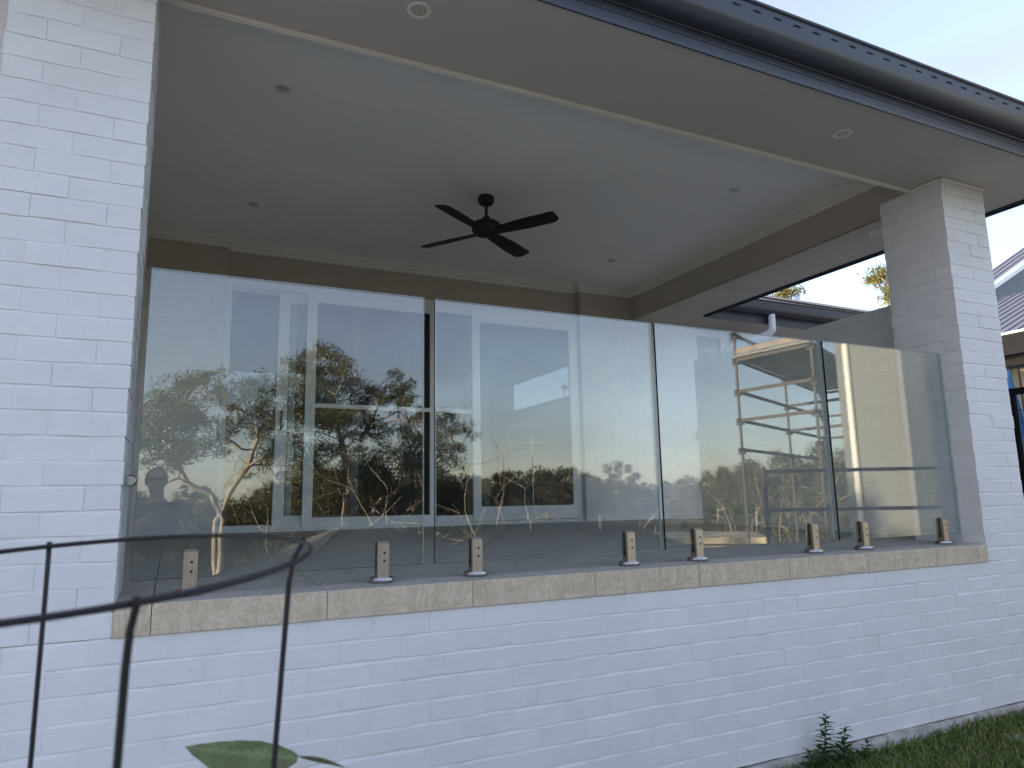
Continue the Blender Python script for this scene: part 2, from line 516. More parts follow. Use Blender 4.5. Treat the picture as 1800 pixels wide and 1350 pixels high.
# quad bead round the column head
mb = MB(); ox, oy, oz = column.location
for a, b in (((W-0.008, -0.010), (W+PW+0.01, -0.010)), ((W-0.010, 0.006), (W-0.010, 0.2))):
    mb.bar((a[0]-ox, a[1]-oy, S-0.011-oz), (b[0]-ox, b[1]-oy, S-0.011-oz), 0.019, 0.019)
mb.build("bead", M['trim'], column, bevel=0.004)

lw = empty("brick_wall", (2.4, 0, -0.967)); tag(lw, "low white painted brick wall below the stone tile edge", "wall")
for k in range(10):
    pass
ox, oy, oz = lw.location
MB().box(-1.2-ox, 6.0-ox, RC-oy, 0.25-oy, 0, 0.86-0.002).build("core", M['mortar'], lw)
n0 = len(bpy.data.objects)
for k in range(10):
    zc = TB - (k+0.5)*CS
    s = -1.02 - (0.12 if k % 2 else 0) + rnd.uniform(-0.01, 0.01)
    while s < 5.8:
        put_brick(lw, s+0.117-ox, 0-oy, zc-oz, 0.235, 0)
        s += 0.241
# concrete footing under the low wall
def footing():
    r = random.Random(3); mb = MB(); n = 60
    vs = []
    for i in range(n+1):
        x = -1.2 + 7.2*i/n
        y = -0.012 - r.random()*0.02; z1 = -0.969 - r.random()*0.012
        vs += [(x, 0.1, z1), (x, y, z1), (x, y-0.01-r.random()*0.02, -1.045), (x, 0.1, -1.10)]
    fs = []
    for i in range(n):
        for k in range(3): fs.append((4*i+k, 4*i+4+k, 4*i+5+k, 4*i+1+k))
    mb.add(vs, fs)
    o = mb.build("concrete_footing", M['concrete'])
    tag(o, "rough concrete footing strip between the white wall and the grass", "footing")
footing()

# ---------------------------------------------------------------- verandah floor
fl = empty("verandah_floor", (2.4, 0, 0)); tag(fl, "stone tiled verandah floor with its tiled front edge", None, kind='structure')
fx = fl.location.x
XJ = [0.118+0.605*k for k in range(-1, 10)]
ang = math.atan(FS)
mb = MB()
mb.add([(-0.2-fx, 0.006, -0.016), (6.6-fx, 0.006, -0.016), (6.6-fx, D+0.3, FS*(D+0.3)-0.016), (-0.2-fx, D+0.3, FS*(D+0.3)-0.016)], [(0,1,2,3)])
mb.box(0.004-fx, W-0.004-fx, 0.0, 0.24, TB+0.004, -0.02)
mb.box(-0.2-fx, 6.6-fx, 0.24, D+0.3, -0.5, -0.06)
mb.build("slab", M['grout'], fl)
for k in range(len(XJ)-1):
    x0 = max(XJ[k], 0.0)+0.0013; x1 = min(XJ[k+1], W)-0.0013
    if x1-x0 > 0.02:
        MB().box(x0-fx, x1-fx, -0.009, 0.002, TB, -0.0015).build("edge_tile", M['tile'], fl, bevel=0.0012)
    y = -0.009
    row = 0
    for yb in (0.43, 1.03, 1.63, 2.23, 2.83, 3.43, 4.03, D+0.02):
        xa = XJ[k]+0.0015; xb = XJ[k+1]-0.0015
        if row == 0: xa = max(xa, 0.002); xb = min(xb, W-0.002)
        else: xa = max(xa, -0.148)
        if xb-xa > 0.03:
            ya, ye = y+0.0015, yb-0.0015
            mb = MB()
            mb.add([(xa-fx, ya, floor_z(ya)-0.012), (xb-fx, ya, floor_z(ya)-0.012), (xb-fx, ye, floor_z(ye)-0.012), (xa-fx, ye, floor_z(ye)-0.012),
                    (xa-fx, ya, floor_z(ya)), (xb-fx, ya, floor_z(ya)), (xb-fx, ye, floor_z(ye)), (xa-fx, ye, floor_z(ye))],
                   [(0,3,2,1),(4,5,6,7),(0,1,5,4),(1,2,6,5),(2,3,7,6),(3,0,4,7)])
            mb.build("floor_tile", M['floor_tile'], fl, bevel=0.0012)
        y = yb; row += 1

# ---------------------------------------------------------------- walls round the verandah
sw = empty("screen_wall", (XB, 1.75, 0)); tag(sw, "half height white painted brick screen wall behind the right column", "wall")
ox, oy, oz = sw.location
MB().box(RC, 0.104, 0.482-oy, 3.02-oy, -0.2, 1.757).build("core", M['mortar'], sw)
brick_run(sw, 0.484-oy, 3.02-oy, 0, TB+CS, 21, '-X', soft=False, skip=lambda c, z: z > 1.76)

bw = empty("house_wall", (5.2, NIB, 0)); tag(bw, "white painted brick back wall to the right of the sliding doors", "wall")
ox, oy, oz = bw.location
MB().box(4.425-ox, 6.15-ox, RC, 0.22, -0.1, S-0.002).build("core", M['mortar'], bw)
brick_run(bw, 4.42-ox, 6.15-ox, 0, 0.065, 28, '-Y', skip=lambda c, z: z > S-0.03)
MB().box(4.422-ox, XB+0.2-ox, 0.003, 0.21, S+0.002, ZC+0.03).build("render_panel", M['beige'], bw)
mb = MB().box(6.16-ox, 6.80-ox, 0.12, 0.20, 0.1, 2.6); mb.build("reveal", M['white_frame'], bw)
MB().box(6.95-ox, 12.2-ox, 0.02, 0.3, -0.9, 2.62).build("wing_wall", M['mortar'], bw)
# narrow glazed window of the wing beside the corner
wi = empty("side_window", (6.4, NIB+0.1, 1.0)); tag(wi, "white framed window past the end of the back wall, above the screen wall", "window")
MB().box(-0.245, 0.22, 0.0, 0.006, -0.9, 1.41).build("pane", M['door_glass'], wi)
mb = MB(); mb.box(0.22, 0.30, -0.03, 0.03, -0.95, 1.49); mb.box(-0.25, 0.22, -0.03, 0.03, 1.41, 1.49); mb.box(-0.25, 0.22, -0.03, 0.03, -0.95, -0.9)
mb.build("frame", M['white_frame'], wi, bevel=0.003)

nw = empty("brick_nib", (0.1, NIB, 0)); tag(nw, "white brick nib wall to the left of the sliding doors", "wall")
ox, oy, oz = nw.location
MB().box(-0.6-ox, 0.51-ox, RC, 0.22, -0.1, S-0.002).build("core", M['mortar'], nw)
brick_run(nw, -0.45-ox, 0.515-ox, 0, 0.065, 28, '-Y', skip=lambda c, z: z > S-0.03)
MB().box(-0.6-ox, 0.512-ox, 0.003, 0.21, S+0.002, ZC+0.03).build("render_panel", M['beige'], nw)

ls = empty("side_wall", (-0.16, 2.3, 0)); tag(ls, "white wall along the left end of the verandah behind the pier", "wall")
MB().box(-0.2, 0.0, 0.485-2.3, 4.1-2.3, -0.1, ZC+0.02).build("core", M['mortar'], ls)

lt = MB().box(0.515, 4.42, D, D+0.2, 2.505, ZC+0.03).build("door_lintel", M['beige'])
tag(lt, "beige rendered lintel band above the sliding doors", "lintel")

# ---------------------------------------------------------------- ceiling, beams, cornice, soffit
ce = MB().box(-0.36, XB+0.0, 0.23, D+0.1, ZC, ZC+0.02).build("verandah_ceiling", M['ceiling'])
tag(ce, "flat white painted verandah ceiling", None, kind='structure')
fb = MB().box(-0.476, XB+0.1, 0.0, 0.225, S+0.012, ZC+0.03).build("front_beam", M['ceiling'])
tag(fb, "boxed beam above the front opening of the verandah", "beam")
sb = MB().box(XB, XB+0.25, 0.23, D+0.0, S+0.012, ZC+0.03).build("side_beam", M['beige'])
tag(sb, "beige boxed beam along the right side of the ceiling", "beam")

def sweep(path, prof, name, mat, parent=None, closed=False):
    """sweep a profile of (offset to the left of the path, z) along a plan path with mitred corners"""
    pts = [Vector((p[0], p[1])) for p in path]
    vs = []; n = len(prof)
    for i, p in enumerate(pts):
        d0 = (pts[i]-pts[i-1]).normalized() if i > 0 else None
        d1 = (pts[i+1]-pts[i]).normalized() if i < len(pts)-1 else None
        if d0 is None: d0 = d1
        if d1 is None: d1 = d0
        n0 = Vector((-d0.y, d0.x)); n1 = Vector((-d1.y, d1.x))
        mvec = (n0+n1); mvec = mvec/ max(1e-6, mvec.dot(n0))
        for o, z in prof: vs.append((p.x+mvec.x*o, p.y+mvec.y*o, z))
    fs = []
    for i in range(len(pts)-1):
        for k in range(n-1): fs.append((i*n+k, i*n+k+1, (i+1)*n+k+1, (i+1)*n+k))
        if closed: fs.append((i*n+n-1, i*n, (i+1)*n, (i+1)*n+n-1))
    fs.append(tuple(range(n))); fs.append(tuple((len(pts)-1)*n+k for k in range(n-1, -1, -1)))
    mb = MB(); mb.add(vs, fs)
    return mb.build(name, mat, parent)
# stepped cornice: profile is (distance out from the wall, z)
cp = [(0.0, ZC-0.096), (0.016, ZC-0.096), (0.022, ZC-0.090), (0.022, ZC-0.067), (0.040, ZC-0.064), (0.046, ZC-0.058), (0.046, ZC-0.036),
      (0.066, ZC-0.032), (0.074, ZC-0.026), (0.074, ZC-0.006), (0.080, ZC-0.001), (0.0, ZC-0.001)]
# path runs so that the room lies on its left: right beam -> back wall -> left
co = sweep([(XB, 0.226), (XB, NIB+0.003), (4.422, NIB+0.003), (4.422, D), (0.512, D), (0.512, NIB+0.003), (-0.16, NIB+0.003)], cp, "cornice", M['trim'], None, True)
tag(co, "cream stepped cornice round the verandah ceiling", "cornice")

so = empty("eave_soffit", (2.4, 0, S)); tag(so, "grey sheet soffit lining under the eaves", None, kind='structure')
ox, oy, oz = so.location
def sheet(x0, x1, y0, y1):
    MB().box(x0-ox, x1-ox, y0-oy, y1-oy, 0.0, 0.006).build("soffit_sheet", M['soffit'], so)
xs = [-12.3, -10.5, -9.0, -7.5, -6.0, -4.5, -3.0, -1.5, -0.03, 1.467, 2.962, 4.46, EX-0.012]
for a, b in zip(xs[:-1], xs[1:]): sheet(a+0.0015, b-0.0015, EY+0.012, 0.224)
ys = [0.227, 1.147, 2.6, WY+0.012]
for a, b in zip(ys[:-1], ys[1:]): sheet(XB+0.002, EX-0.012, a+0.0015, b-0.0015)
for a, b in ((XB+0.002, 6.6), (6.6, 8.1), (8.1, 9.9)): sheet(a, b-0.003, WY+0.015, NIB+0.02)
MB().box(-12.3-ox, EX-0.02-ox, EY+0.02-oy, 0.2, 0.0068, 0.0088).build("joint_backing", M['mortar'], so)
mb = MB()
for x in (1.467, 2.962, 4.46): mb.box(x-0.011-ox, x+0.011-ox, EY+0.02-oy, 0.2, -0.0012, 0.0001)
mb.box(XB+0.01-ox, EX-0.02-ox, 1.147-0.011, 1.147+0.011, -0.0012, 0.0001)
mb.build("joint_strip", M['soffit'], so)
# bead along the inner edge of the front soffit
mb = MB()
mb.bar((0.0, 0.214, S-0.009), (W-0.001, 0.214, S-0.009), 0.020, 0.018)
mb.bar((0.0, 0.231, S-0.002), (W-0.001, 0.231, S-0.002), 0.012, 0.030)
o = mb.build("edge_bead", M['trim'], bevel=0.003); tag(o, "cream timber bead along the inner edge of the front eave", "trim")

# ---------------------------------------------------------------- fascia, gutter, roof
gutter = empty("eave_gutter", (2.4, EY, S)); tag(gutter, "charcoal steel fascia and slotted gutter along the roof edge", "gutter")
gpath = [(-12.3, EY), (EX, EY), (EX, WY), (9.8, WY)]
def gsweep(prof, name, mat, closed=True):
    o = sweep([(x-2.4, y-EY) for x, y in gpath], [(-a, z-S) for a, z in prof], name, mat, gutter, closed)
    return o
gsweep([(0.004, S-0.030), (0.014, S-0.030), (0.016, S-0.012), (0.010, S-0.008), (0.010, S+0.030), (0.014, S+0.033), (0.014, S+0.040), (0.010, S+0.043), (0.010, S+0.058),
        (0.014, S+0.061), (0.014, S+0.20), (-0.012, S+0.20), (-0.012, S-0.012), (0.004, S-0.012)], "fascia", M['charcoal'])
gp = [(0.016, S+0.072), (0.022, S+0.070), (0.026, S+0.076), (0.032, S+0.076)]
for k in range(9):
    a = R(-78+ k*78/8)
    gp.append((0.036+0.082*math.cos(a) if k else 0.045, S+0.158+0.082*math.sin(a)))
gp += [(0.120, S+0.172), (0.121, S+0.232), (0.131, S+0.238), (0.134, S+0.247), (0.128, S+0.254), (0.119, S+0.250), (0.117, S+0.240), (0.114, S+0.170), (0.030, S+0.09), (0.016, S+0.09)]
g = gsweep(gp, "gutter_channel", M['charcoal'])
g.data.polygons.foreach_set("use_smooth", [True]*len(g.data.polygons)); g.data.set_sharp_from_angle(angle=R(35))
# overflow slots: pressed hood over a dark box whose colour stands for slot shade
hood = MB(); n = 10
vs = []
for i in range(n+1):
    a = math.pi*i/n
    for d, zz in ((0.0, 1.0), (0.006, 0.15)):
        vs.append((-0.027*math.cos(a), -d*math.sin(a), 0.007*math.sin(a)*zz))
hood.add(vs, [(2*i, 2*i+1, 2*i+3, 2*i+2) for i in range(n)])
hood_me = hood.mesh("slot_hood"); hood_me.materials.append(M['charcoal'])
slot_me = MB().box(-0.026, 0.026, -0.0012, 0.001, -0.0035, 0.0015).mesh("slot"); slot_me.materials.append(M['charcoal_dark'])
x = -0.6
while x < EX+0.05:
    s_ = link("slot", slot_me, None, gutter, (x-2.4, -0.1208, 0.197))
    h_ = link("slot_hood", hood_me, None, s_, (0, -0.0005, 0.001))
    x += 0.135
def flat_roof(name, pts_faces, label):
    mb = MB(); mb.add(*pts_faces); o = mb.build(name, M['roof_steel'], recalc=False); tag(o, label, "roof"); return o
PT = math.tan(R(22.5)); ez = S+0.235
x0, x1, y0, y1 = -12.4, EX+0.09, EY-0.09, 9.6
rr = (y1-y0)/2; zr = ez+rr*PT
main_roof = flat_roof("house_roof", ([(x0,y0,ez),(x1,y0,ez),(x1,y1,ez),(x0,y1,ez),(x0+rr,y0+rr,zr),(x1-rr,y0+rr,zr)],
                 [(0,1,5,4),(1,2,5),(2,3,4,5),(3,0,4)]), "dark steel roof over the verandah, seen only at its gutter edge")
# wing roof: corrugated, ridge 4.4 m behind its gutter
wr = empty("wing_roof", (8, 8, ez)); tag(wr, "blue grey corrugated steel roof of the wing behind the verandah", "roof")
def corrugated(parent, ox_, oy_, oz_, x0, x1, y0, run, pitch_tan, name, hip=0.0, wave=0.076, amp=0.008):
    nx = int((x1-x0)/wave*6); vs = []; fs = []
    for i in range(nx+1):
        x = x0+(x1-x0)*i/nx
        dz = amp*math.sin(2*math.pi*(x-x0)/wave)
        top = run
        if hip > 0: top = min(run, max(0.02, (x1-x)*run/hip))
        vs += [(x-ox_, y0-oy_, dz), (x-ox_, y0+top-oy_, top*pitch_tan+dz)]
    for i in range(nx): fs.append((2*i, 2*i+2, 2*i+3, 2*i+1))
    mb = MB(); mb.add(vs, fs)
    return mb.build(name, M['roof_steel'], parent, smooth=True, recalc=False, sharp=70)
wx1 = 10.0
corrugated(wr, 8, 8, ez, 5.3, wx1, WY-0.07, 4.45, PT, "roof_sheet", hip=4.45)
mb = MB(); zt = 4.45*PT
mb.bar((-2.7, 0.02, zt+0.02), (wx1-4.45-8, 0.02, zt+0.02), 0.30, 0.03)
mb.bar((wx1-4.45-8, 0.02, zt+0.02), (wx1-8, WY-0.07-8, 0.03), 0.26, 0.03)
mb.build("ridge_cap", M['roof_steel'], wr)
mb = MB(); mb.add([(-2.7, 0.02, zt), (wx1-4.45-8, 0.02, zt), (wx1-8, 4.47, 0), (-2.7, 4.47, 0)], [(0,1,2,3)])
mb.add([(wx1-4.45-8, 0.02, zt), (wx1-8, WY-0.07-8, 0), (wx1-8, 4.47, 0)], [(0,1,2)])
mb.build("rear_slope", M['roof_steel'], wr, recalc=False)
scr = MB().lathe([(0.011, 0.0), (0.011, 0.006), (0.006, 0.011)], n=6).mesh("screw"); scr.materials.append(M['screw'])
for yy in (0.25, 1.15, 2.05, 2.95, 3.85):
    xx = 5.7 + (0.19 if int(yy*10) % 2 else 0.0)
    while xx < wx1-yy-0.1:
        link("screw", scr, None, wr, (xx-8, WY-0.07+yy-8, yy*PT+0.010), (math.atan(PT), 0, 0))
        xx += 0.38

# white elbow of the wing downpipe
dp = empty("downpipe", (6.85, WY-0.06, 2.55)); tag(dp, "white plastic downpipe elbow below the wing gutter", "downpipe")
MB().tube([(0,0,0.03),(0,0,-0.13)], 0.045, 16).build("drop_pipe", M['white_plastic'], dp, smooth=True)
MB().tube([(0,0,-0.12),(0,0,-0.155),(-0.012,0.02,-0.19),(-0.035,0.055,-0.215),(-0.07,0.10,-0.235)], 0.048, 16).build("elbow", M['white_plastic'], dp, smooth=True)
MB().tube([(-0.06,0.09,-0.23),(-0.30,0.50,-0.33)], 0.045, 16).build("offset_pipe", M['white_plastic'], dp, smooth=True)
MB().tube([(-0.29,0.49,-0.31),(-0.30,0.52,-0.45),(-0.30,0.52,-3.4)], 0.045, 16).build("wall_pipe", M['white_plastic'], dp, smooth=True)

# the rest of the house: closed masses left of the pier and behind
hb = empty("house_body", (-5, 5, -1)); tag(hb, "rest of the white house beside and behind the verandah", "house")
MB().box(-12+5, -0.36+5, 0.14-5, 9.2-5, 0, 3.5).build("left_block", M['mortar'], hb)
mb = MB()
rx0, rx1, ry0, ry1, rz0, rz1 = -0.35, 6.9, D+0.215, 9.0, 0.08, 2.7
mb.add([(rx0+5,ry0-5,rz0+1),(rx1+5,ry0-5,rz0+1),(rx1+5,ry1-5,rz0+1),(rx0+5,ry1-5,rz0+1)], [(0,1,2,3)])
mb.build("room_floor", M['timber_floor'], hb)
mb = MB()
mb.box(rx0-0.1+5, rx1+0.1+5, ry1-5, ry1+0.1-5, 0, 3.7)
mb.box(rx0-0.1+5, rx0+5, ry0-5, ry1-5, 0, 3.7); mb.box(rx1+5, rx1+0.1+5, ry0-5, ry1-5, 0, 3.7)
mb.box(rx0-0.1+5, rx1+0.1+5, ry0-5, ry1-5, rz1+1, rz1+1.05)
mb.build("room_shell", M['interior'], hb)

# ---------------------------------------------------------------- sliding doors
dr = empty("sliding_door", (2.47, D, 0.085)); tag(dr, "wide white aluminium sliding door set with insect screens", "door")
dx, dy, dz = dr.location
def dbox(mb, x0, x1, y0, y1, z0, z1): return mb.box(x0-dx, x1-dx, y0-dy, y1-dy, z0-dz, z1-dz)
mb = MB()
dbox(mb, 0.517, 0.562, D-0.02, D+0.14, 0.10, 2.498); dbox(mb, 4.375, 4.418, D-0.02, D+0.14, 0.10, 2.498)
dbox(mb, 0.562, 4.375, D-0.02, D+0.14, 2.452, 2.498); dbox(mb, 0.50, 4.43, D-0.045, D+0.14, 0.072, 0.100)
dbox(mb, 0.562, 4.375, D-0.05, D-0.02, 0.100, 0.118); dbox(mb, 0.562, 4.375, D+0.01, D+0.02, 0.100, 0.125); dbox(mb, 0.562, 4.375, D-0.02, D-0.005, 2.425, 2.452)
mb.build("frame", M['white_frame'], dr, bevel=0.002)
def leaf(name, x0, x1, y, stl, str_, top, bot, z0, z1, infill, mat, mid=None, th=0.034):
    mb = MB()
    dbox(mb, x0, x0+stl, y-th/2, y+th/2, z0, z1); dbox(mb, x1-str_, x1, y-th/2, y+th/2, z0, z1)
    dbox(mb, x0+stl, x1-str_, y-th/2+0.001, y+th/2-0.001, z1-top, z1); dbox(mb, x0+stl, x1-str_, y-th/2+0.001, y+th/2-0.001, z0, z0+bot)
    if mid: dbox(mb, x0+stl, x1-str_, y-th/2+0.002, y+th/2-0.002, mid-0.022, mid+0.022)
    o = mb.build(name, M['white_frame'], dr, bevel=0.0025)
    g = MB()
    a, b, c, d_ = x0+stl-0.004-dx, x1-str_+0.004-dx, z0+bot-0.004-dz, z1-top+0.004-dz
    if infill == 'pane': g.box(a, b, y-0.003-dy, y+0.003-dy, c, d_)
    else: g.add([(a, y-dy, c), (b, y-dy, c), (b, y-dy, d_), (a, y-dy, d_)], [(0,1,2,3)])
    g.build(infill, mat, o)
    return o
leaf("fixed_leaf", 0.562, 1.20, D+0.10, 0.02, 0.06, 0.045, 0.045, 0.10, 2.452, 'pane', M['door_glass'])
lb = leaf("glass_leaf", 1.020, 1.835, D+0.045, 0.105, 0.075, 0.105, 0.105, 0.122, 2.43, 'pane', M['door_glass'])
lc = leaf("screen_leaf", 1.285, 2.625, D-0.015, 0.095, 0.055, 0.10, 0.085, 0.118, 2.44, 'mesh', M['mesh'], mid=1.292, th=0.026)
ld = leaf("screen_leaf", 2.628, 3.13, D-0.015, 0.012, 0.06, 0.07, 0.07, 0.118, 2.44, 'mesh', M['mesh'], mid=1.292, th=0.026)
le = leaf("glass_leaf", 3.045, 4.372, D+0.045, 0.09, 0.10, 0.135, 0.15, 0.122, 2.43, 'pane', M['door_glass'])
# make the right glass leaf stand in front of the short screen
le.location.y = -0.092
for ch in le.children: pass
leaf("fixed_leaf", 2.60, 3.08, D+0.10, 0.05, 0.05, 0.045, 0.045, 0.10, 2.452, 'pane', M['door_glass'])
hd = MB()
hd.tube([(1.070-dx, D+0.020-dy, 1.05-dz), (1.078-dx, D-0.002-dy, 1.08-dz), (1.062-dx, D-0.012-dy, 1.14-dz), (1.078-dx, D-0.002-dy, 1.20-dz), (1.070-dx, D+0.020-dy, 1.23-dz)], 0.011, 8)
hd.build("handle", M['black_metal'], dr, smooth=True)
MB().lathe([(0.001, 0), (0.026, 0), (0.026, 0.006), (0.02, 0.006), (0.018, 0.002), (0.001, 0.002)], n=16).build("screen_latch", M['ring'], dr).matrix_local = \
    Matrix.Translation((1.333-dx, -0.029, 1.245-dz)) @ Matrix.Rotation(R(90), 4, 'X') @ Matrix.Diagonal((0.8, 1.9, 1, 1))
# sheer curtains inside
def curtain(x0, x1, y, label):
    n = 90; vs = []; fs = []
    for i in range(n+1):
        x = x0+(x1-x0)*i/n; yy = y+0.03*math.sin(i*0.9)+0.012*math.sin(i*2.3)
        vs += [(x, yy, 0.12), (x, yy+0.01*math.sin(i), 2.42)]
    for i in range(n): fs.append((2*i, 2*i+2, 2*i+3, 2*i+1))
    mb = MB(); mb.add(vs, fs); o = mb.build("curtain", M['curtain'], smooth=True, recalc=False, sharp=80)
    tag(o, label, "curtain")
curtain(2.36, 2.72, D+0.36, "gathered sheer curtain inside behind the meeting of the doors")

# ---------------------------------------------------------------- downlights
dl_ring = MB().lathe([(0.033, 0.004), (0.037, -0.001), (0.047, -0.004), (0.053, -0.003), (0.055, 0.001), (0.055, 0.004)], n=32)
dl_ring_me = dl_ring.mesh("ring", True)
bmx = bmesh.new(); bmx.from_mesh(dl_ring_me)
bmesh.ops.delete(bmx, geom=[f for f in bmx.faces if len(f.verts) > 4], context='FACES_ONLY')
bmesh.ops.recalc_face_normals(bmx, faces=bmx.faces); bmx.to_mesh(dl_ring_me); bmx.free()
dl_ring_me.materials.append(M['ring'])
dl_lens_me = MB().lathe([(0.036, 0.002), (0.036, 0.0005), (0.034, 0.0005)], n=32).mesh("lens"); dl_lens_me.materials.append(M['lens'])
def downlight(x, y, z, label, sc=1.0, group=None):
    t = empty("downlight", (x, y, z)); t.scale = (sc, sc, sc); tag(t, label, "downlight", group)
    link("ring", dl_ring_me, None, t, (0, 0, -0.001)); link("lens", dl_lens_me, None, t, (0, 0, -0.002))
downlight(1.038, -0.15, S, "round white downlight in the front eave soffit near the left pier")
downlight(3.717, -0.15, S, "round white downlight in the front eave soffit near the right column")
downlight(5.36, 2.78, S, "round downlight in the side soffit near the wing gutter")
downlight(5.37, 0.89, S, "round downlight in the side soffit half hidden by the brick column")
downlight(0.64, 1.34, ZC, "round ceiling downlight at the front left of the fan")
downlight(0.65, 3.21, ZC, "round ceiling downlight at the back left above the doors")
downlight(4.28, 1.35, ZC, "round ceiling downlight at the front right near the side beam")
downlight(4.30, 3.24, ZC, "round ceiling downlight at the back right near the side beam")

# ---------------------------------------------------------------- ceiling fan
fan = empty("ceiling_fan", (2.42, 2.29, ZC)); tag(fan, "black four bladed ceiling fan", "ceiling fan")
MB().lathe([(0.060, 0.0), (0.068, -0.012), (0.068, -0.045), (0.056, -0.066), (0.022, -0.074)], n=28).build("canopy", M['fan'], fan, smooth=True)
MB().lathe([(0.0125, -0.07), (0.0125, -0.2)], n=14).build("rod", M['fan'], fan, smooth=True)
MB().lathe([(0.022, -0.178), (0.034, -0.19), (0.036, -0.225), (0.05, -0.235)], n=20).build("yoke", M['fan'], fan, smooth=True)
MB().lathe([(0.05, -0.228), (0.105, -0.236), (0.122, -0.252), (0.122, -0.305), (0.105, -0.328), (0.06, -0.338), (0.01, -0.340)], n=36).build("motor", M['fan'], fan, smooth=True)
MB().tube([(0.03, -0.02, -0.205), (0.05, -0.034, -0.205)], 0.004, 6).build("set_screw", M['fan'], fan)
bl = MB(); n = 14; vs = []; L0, L1 = 0.10, 0.655
for i in range(n+1):
    u = i/n; x = L0+(L1-L0)*u
    w = 0.050+0.018*min(1, u*2)
    if u > 0.93: w *= math.sqrt(max(0.0, 1-((u-0.93)/0.095)**2))
    lead = 0.0 if u < 0.9 else -0.012*(u-0.9)/0.1
    for sgn in (-1, 1):
        yy = sgn*w + lead
        for t_ in (-0.0035, 0.0035):
            vs.append((x, yy, -yy*math.tan(R(13)) + t_))
fs = []
for i in range(n):
    a = 4*i; b = a+4
    fs += [(a, b, b+2, a+2), (a+1, a+3, b+3, b+1), (a, a+1, b+1, b), (a+2, b+2, b+3, a+3)]
fs += [(0, 2, 3, 1), (4*n, 4*n+1, 4*n+3, 4*n+2)]
bl.add(vs, fs)
bl_me = bl.mesh("blade"); bmx = bmesh.new(); bmx.from_mesh(bl_me); bmesh.ops.recalc_face_normals(bmx, faces=bmx.faces); bmx.to_mesh(bl_me); bmx.free()
bl_me.materials.append(M['fan'])
for a in (35, 125.5, 214.5, 305): link("blade", bl_me, None, fan, (0, 0, -0.318), (0, 0, R(a)))

# ---------------------------------------------------------------- glass balustrade
GY = 0.14; GT = 0.012
def glass_panel(x0, x1, z0, z1, label):
    t = empty("glass_balustrade", ((x0+x1)/2, GY, z0)); tag(t, label, "balustrade", None)
    w = (x1-x0)/2; h = z1-z0; mb = MB(); g = GT/2
    vs = [(-w,-g,0),(w,-g,0),(w,g,0),(-w,g,0),(-w,-g,h),(w,-g,h),(w,g,h),(-w,g,h)]
    mb.add(vs, [(0,1,5,4),(2,3,7,6)], 0)
    mb.build("pane", M['glass'], t, recalc=False)
    e = 0.0008
    MB().box(-w-e, -w+0.0002, -g-0.0002, g+0.0002, 0, h).build("side_edge", M['glass_edge'], t)
    MB().box(w-0.0002, w+e, -g-0.0002, g+0.0002, 0, h).build("side_edge", M['glass_top'], t)
    MB().box(-w, w, -g-0.0002, g+0.0002, h-0.0002, h+e).build("top_edge", M['glass_top'], t)
    MB().box(-w, w, -g-0.0002, g+0.0002, -e, 0.0002).build("bottom_edge", M['glass_edge'], t)
glass_panel(0.041, 1.157, 0.067, 1.258, "leftmost frameless glass balustrade panel beside the brick pier")
glass_panel(1.210, 2.425, 0.066, 1.257, "second glass balustrade panel from the left, before the right half of the doors")
glass_panel(2.452, 3.668, 0.068, 1.260, "third glass balustrade panel from the left, reflecting the scaffold")
glass_panel(3.716, 4.832, 0.066, 1.264, "rightmost glass balustrade panel beside the brick column")
sp_post = bmesh.new()
def spigot_post():
    mb = MB(); a = 0.025; h = 0.150; z0 = 0.02; s_ = 0.0075
    for sy in (-1, 1):    # two cheeks clamping the glass, tops cut at a slant
        y_in, y_out = sy*s_, sy*a
        vs = [(-a,y_in,z0),(a,y_in,z0),(a,y_out,z0),(-a,y_out,z0),(-a,y_in,z0+h),(a,y_in,z0+h),(a,y_out,z0+h-0.010),(-a,y_out,z0+h-0.010)]
        mb.add(vs, [(0,3,2,1),(4,5,6,7),(0,1,5,4),(1,2,6,5),(2,3,7,6),(3,0,4,7)])
    mb.box(-a, a, -s_+0.0002, s_-0.0002, z0, 0.046)
    me = mb.mesh("post"); b = bmesh.new(); b.from_mesh(me); bmesh.ops.recalc_face_normals(b, faces=b.faces)
    bmesh.ops.bevel(b, geom=[e for e in b.edges if len(e.link_faces) == 2 and e.calc_face_angle(0) > 0.6], offset=0.003, segments=2, affect='EDGES')
    b.to_mesh(me); b.free(); me.materials.append(M['steel']); return me
sp_post = spigot_post()
sp_base = MB().lathe([(0.030, 0.0), (0.0500, 0.0), (0.0525, 0.003), (0.0525, 0.016), (0.048, 0.022), (0.030, 0.023)], n=36).mesh("base_cover", True)
sp_base.materials.append(M['chrome']); sp_base.set_sharp_from_angle(angle=R(50))
bolt_me = MB().lathe([(0.0052, 0.0), (0.0052, 0.0012), (0.004, 0.0012)], n=12).mesh("bolt"); bolt_me.materials.append(M['black_metal'])
seal_me = MB().box(-0.0256, -0.0251, -0.0072, 0.0072, 0.045, 0.165).mesh("rubber_seal"); seal_me.materials.append(M['black_metal'])
sp_lab = ["first steel spigot from the left, below the leftmost glass panel", "second steel spigot from the left, below the leftmost glass panel",
          "left steel spigot of the second glass panel", "right steel spigot of the second glass panel",
          "left steel spigot of the third glass panel", "right steel spigot of the third glass panel",
          "left steel spigot of the rightmost glass panel", "rightmost steel spigot beside the brick column"]
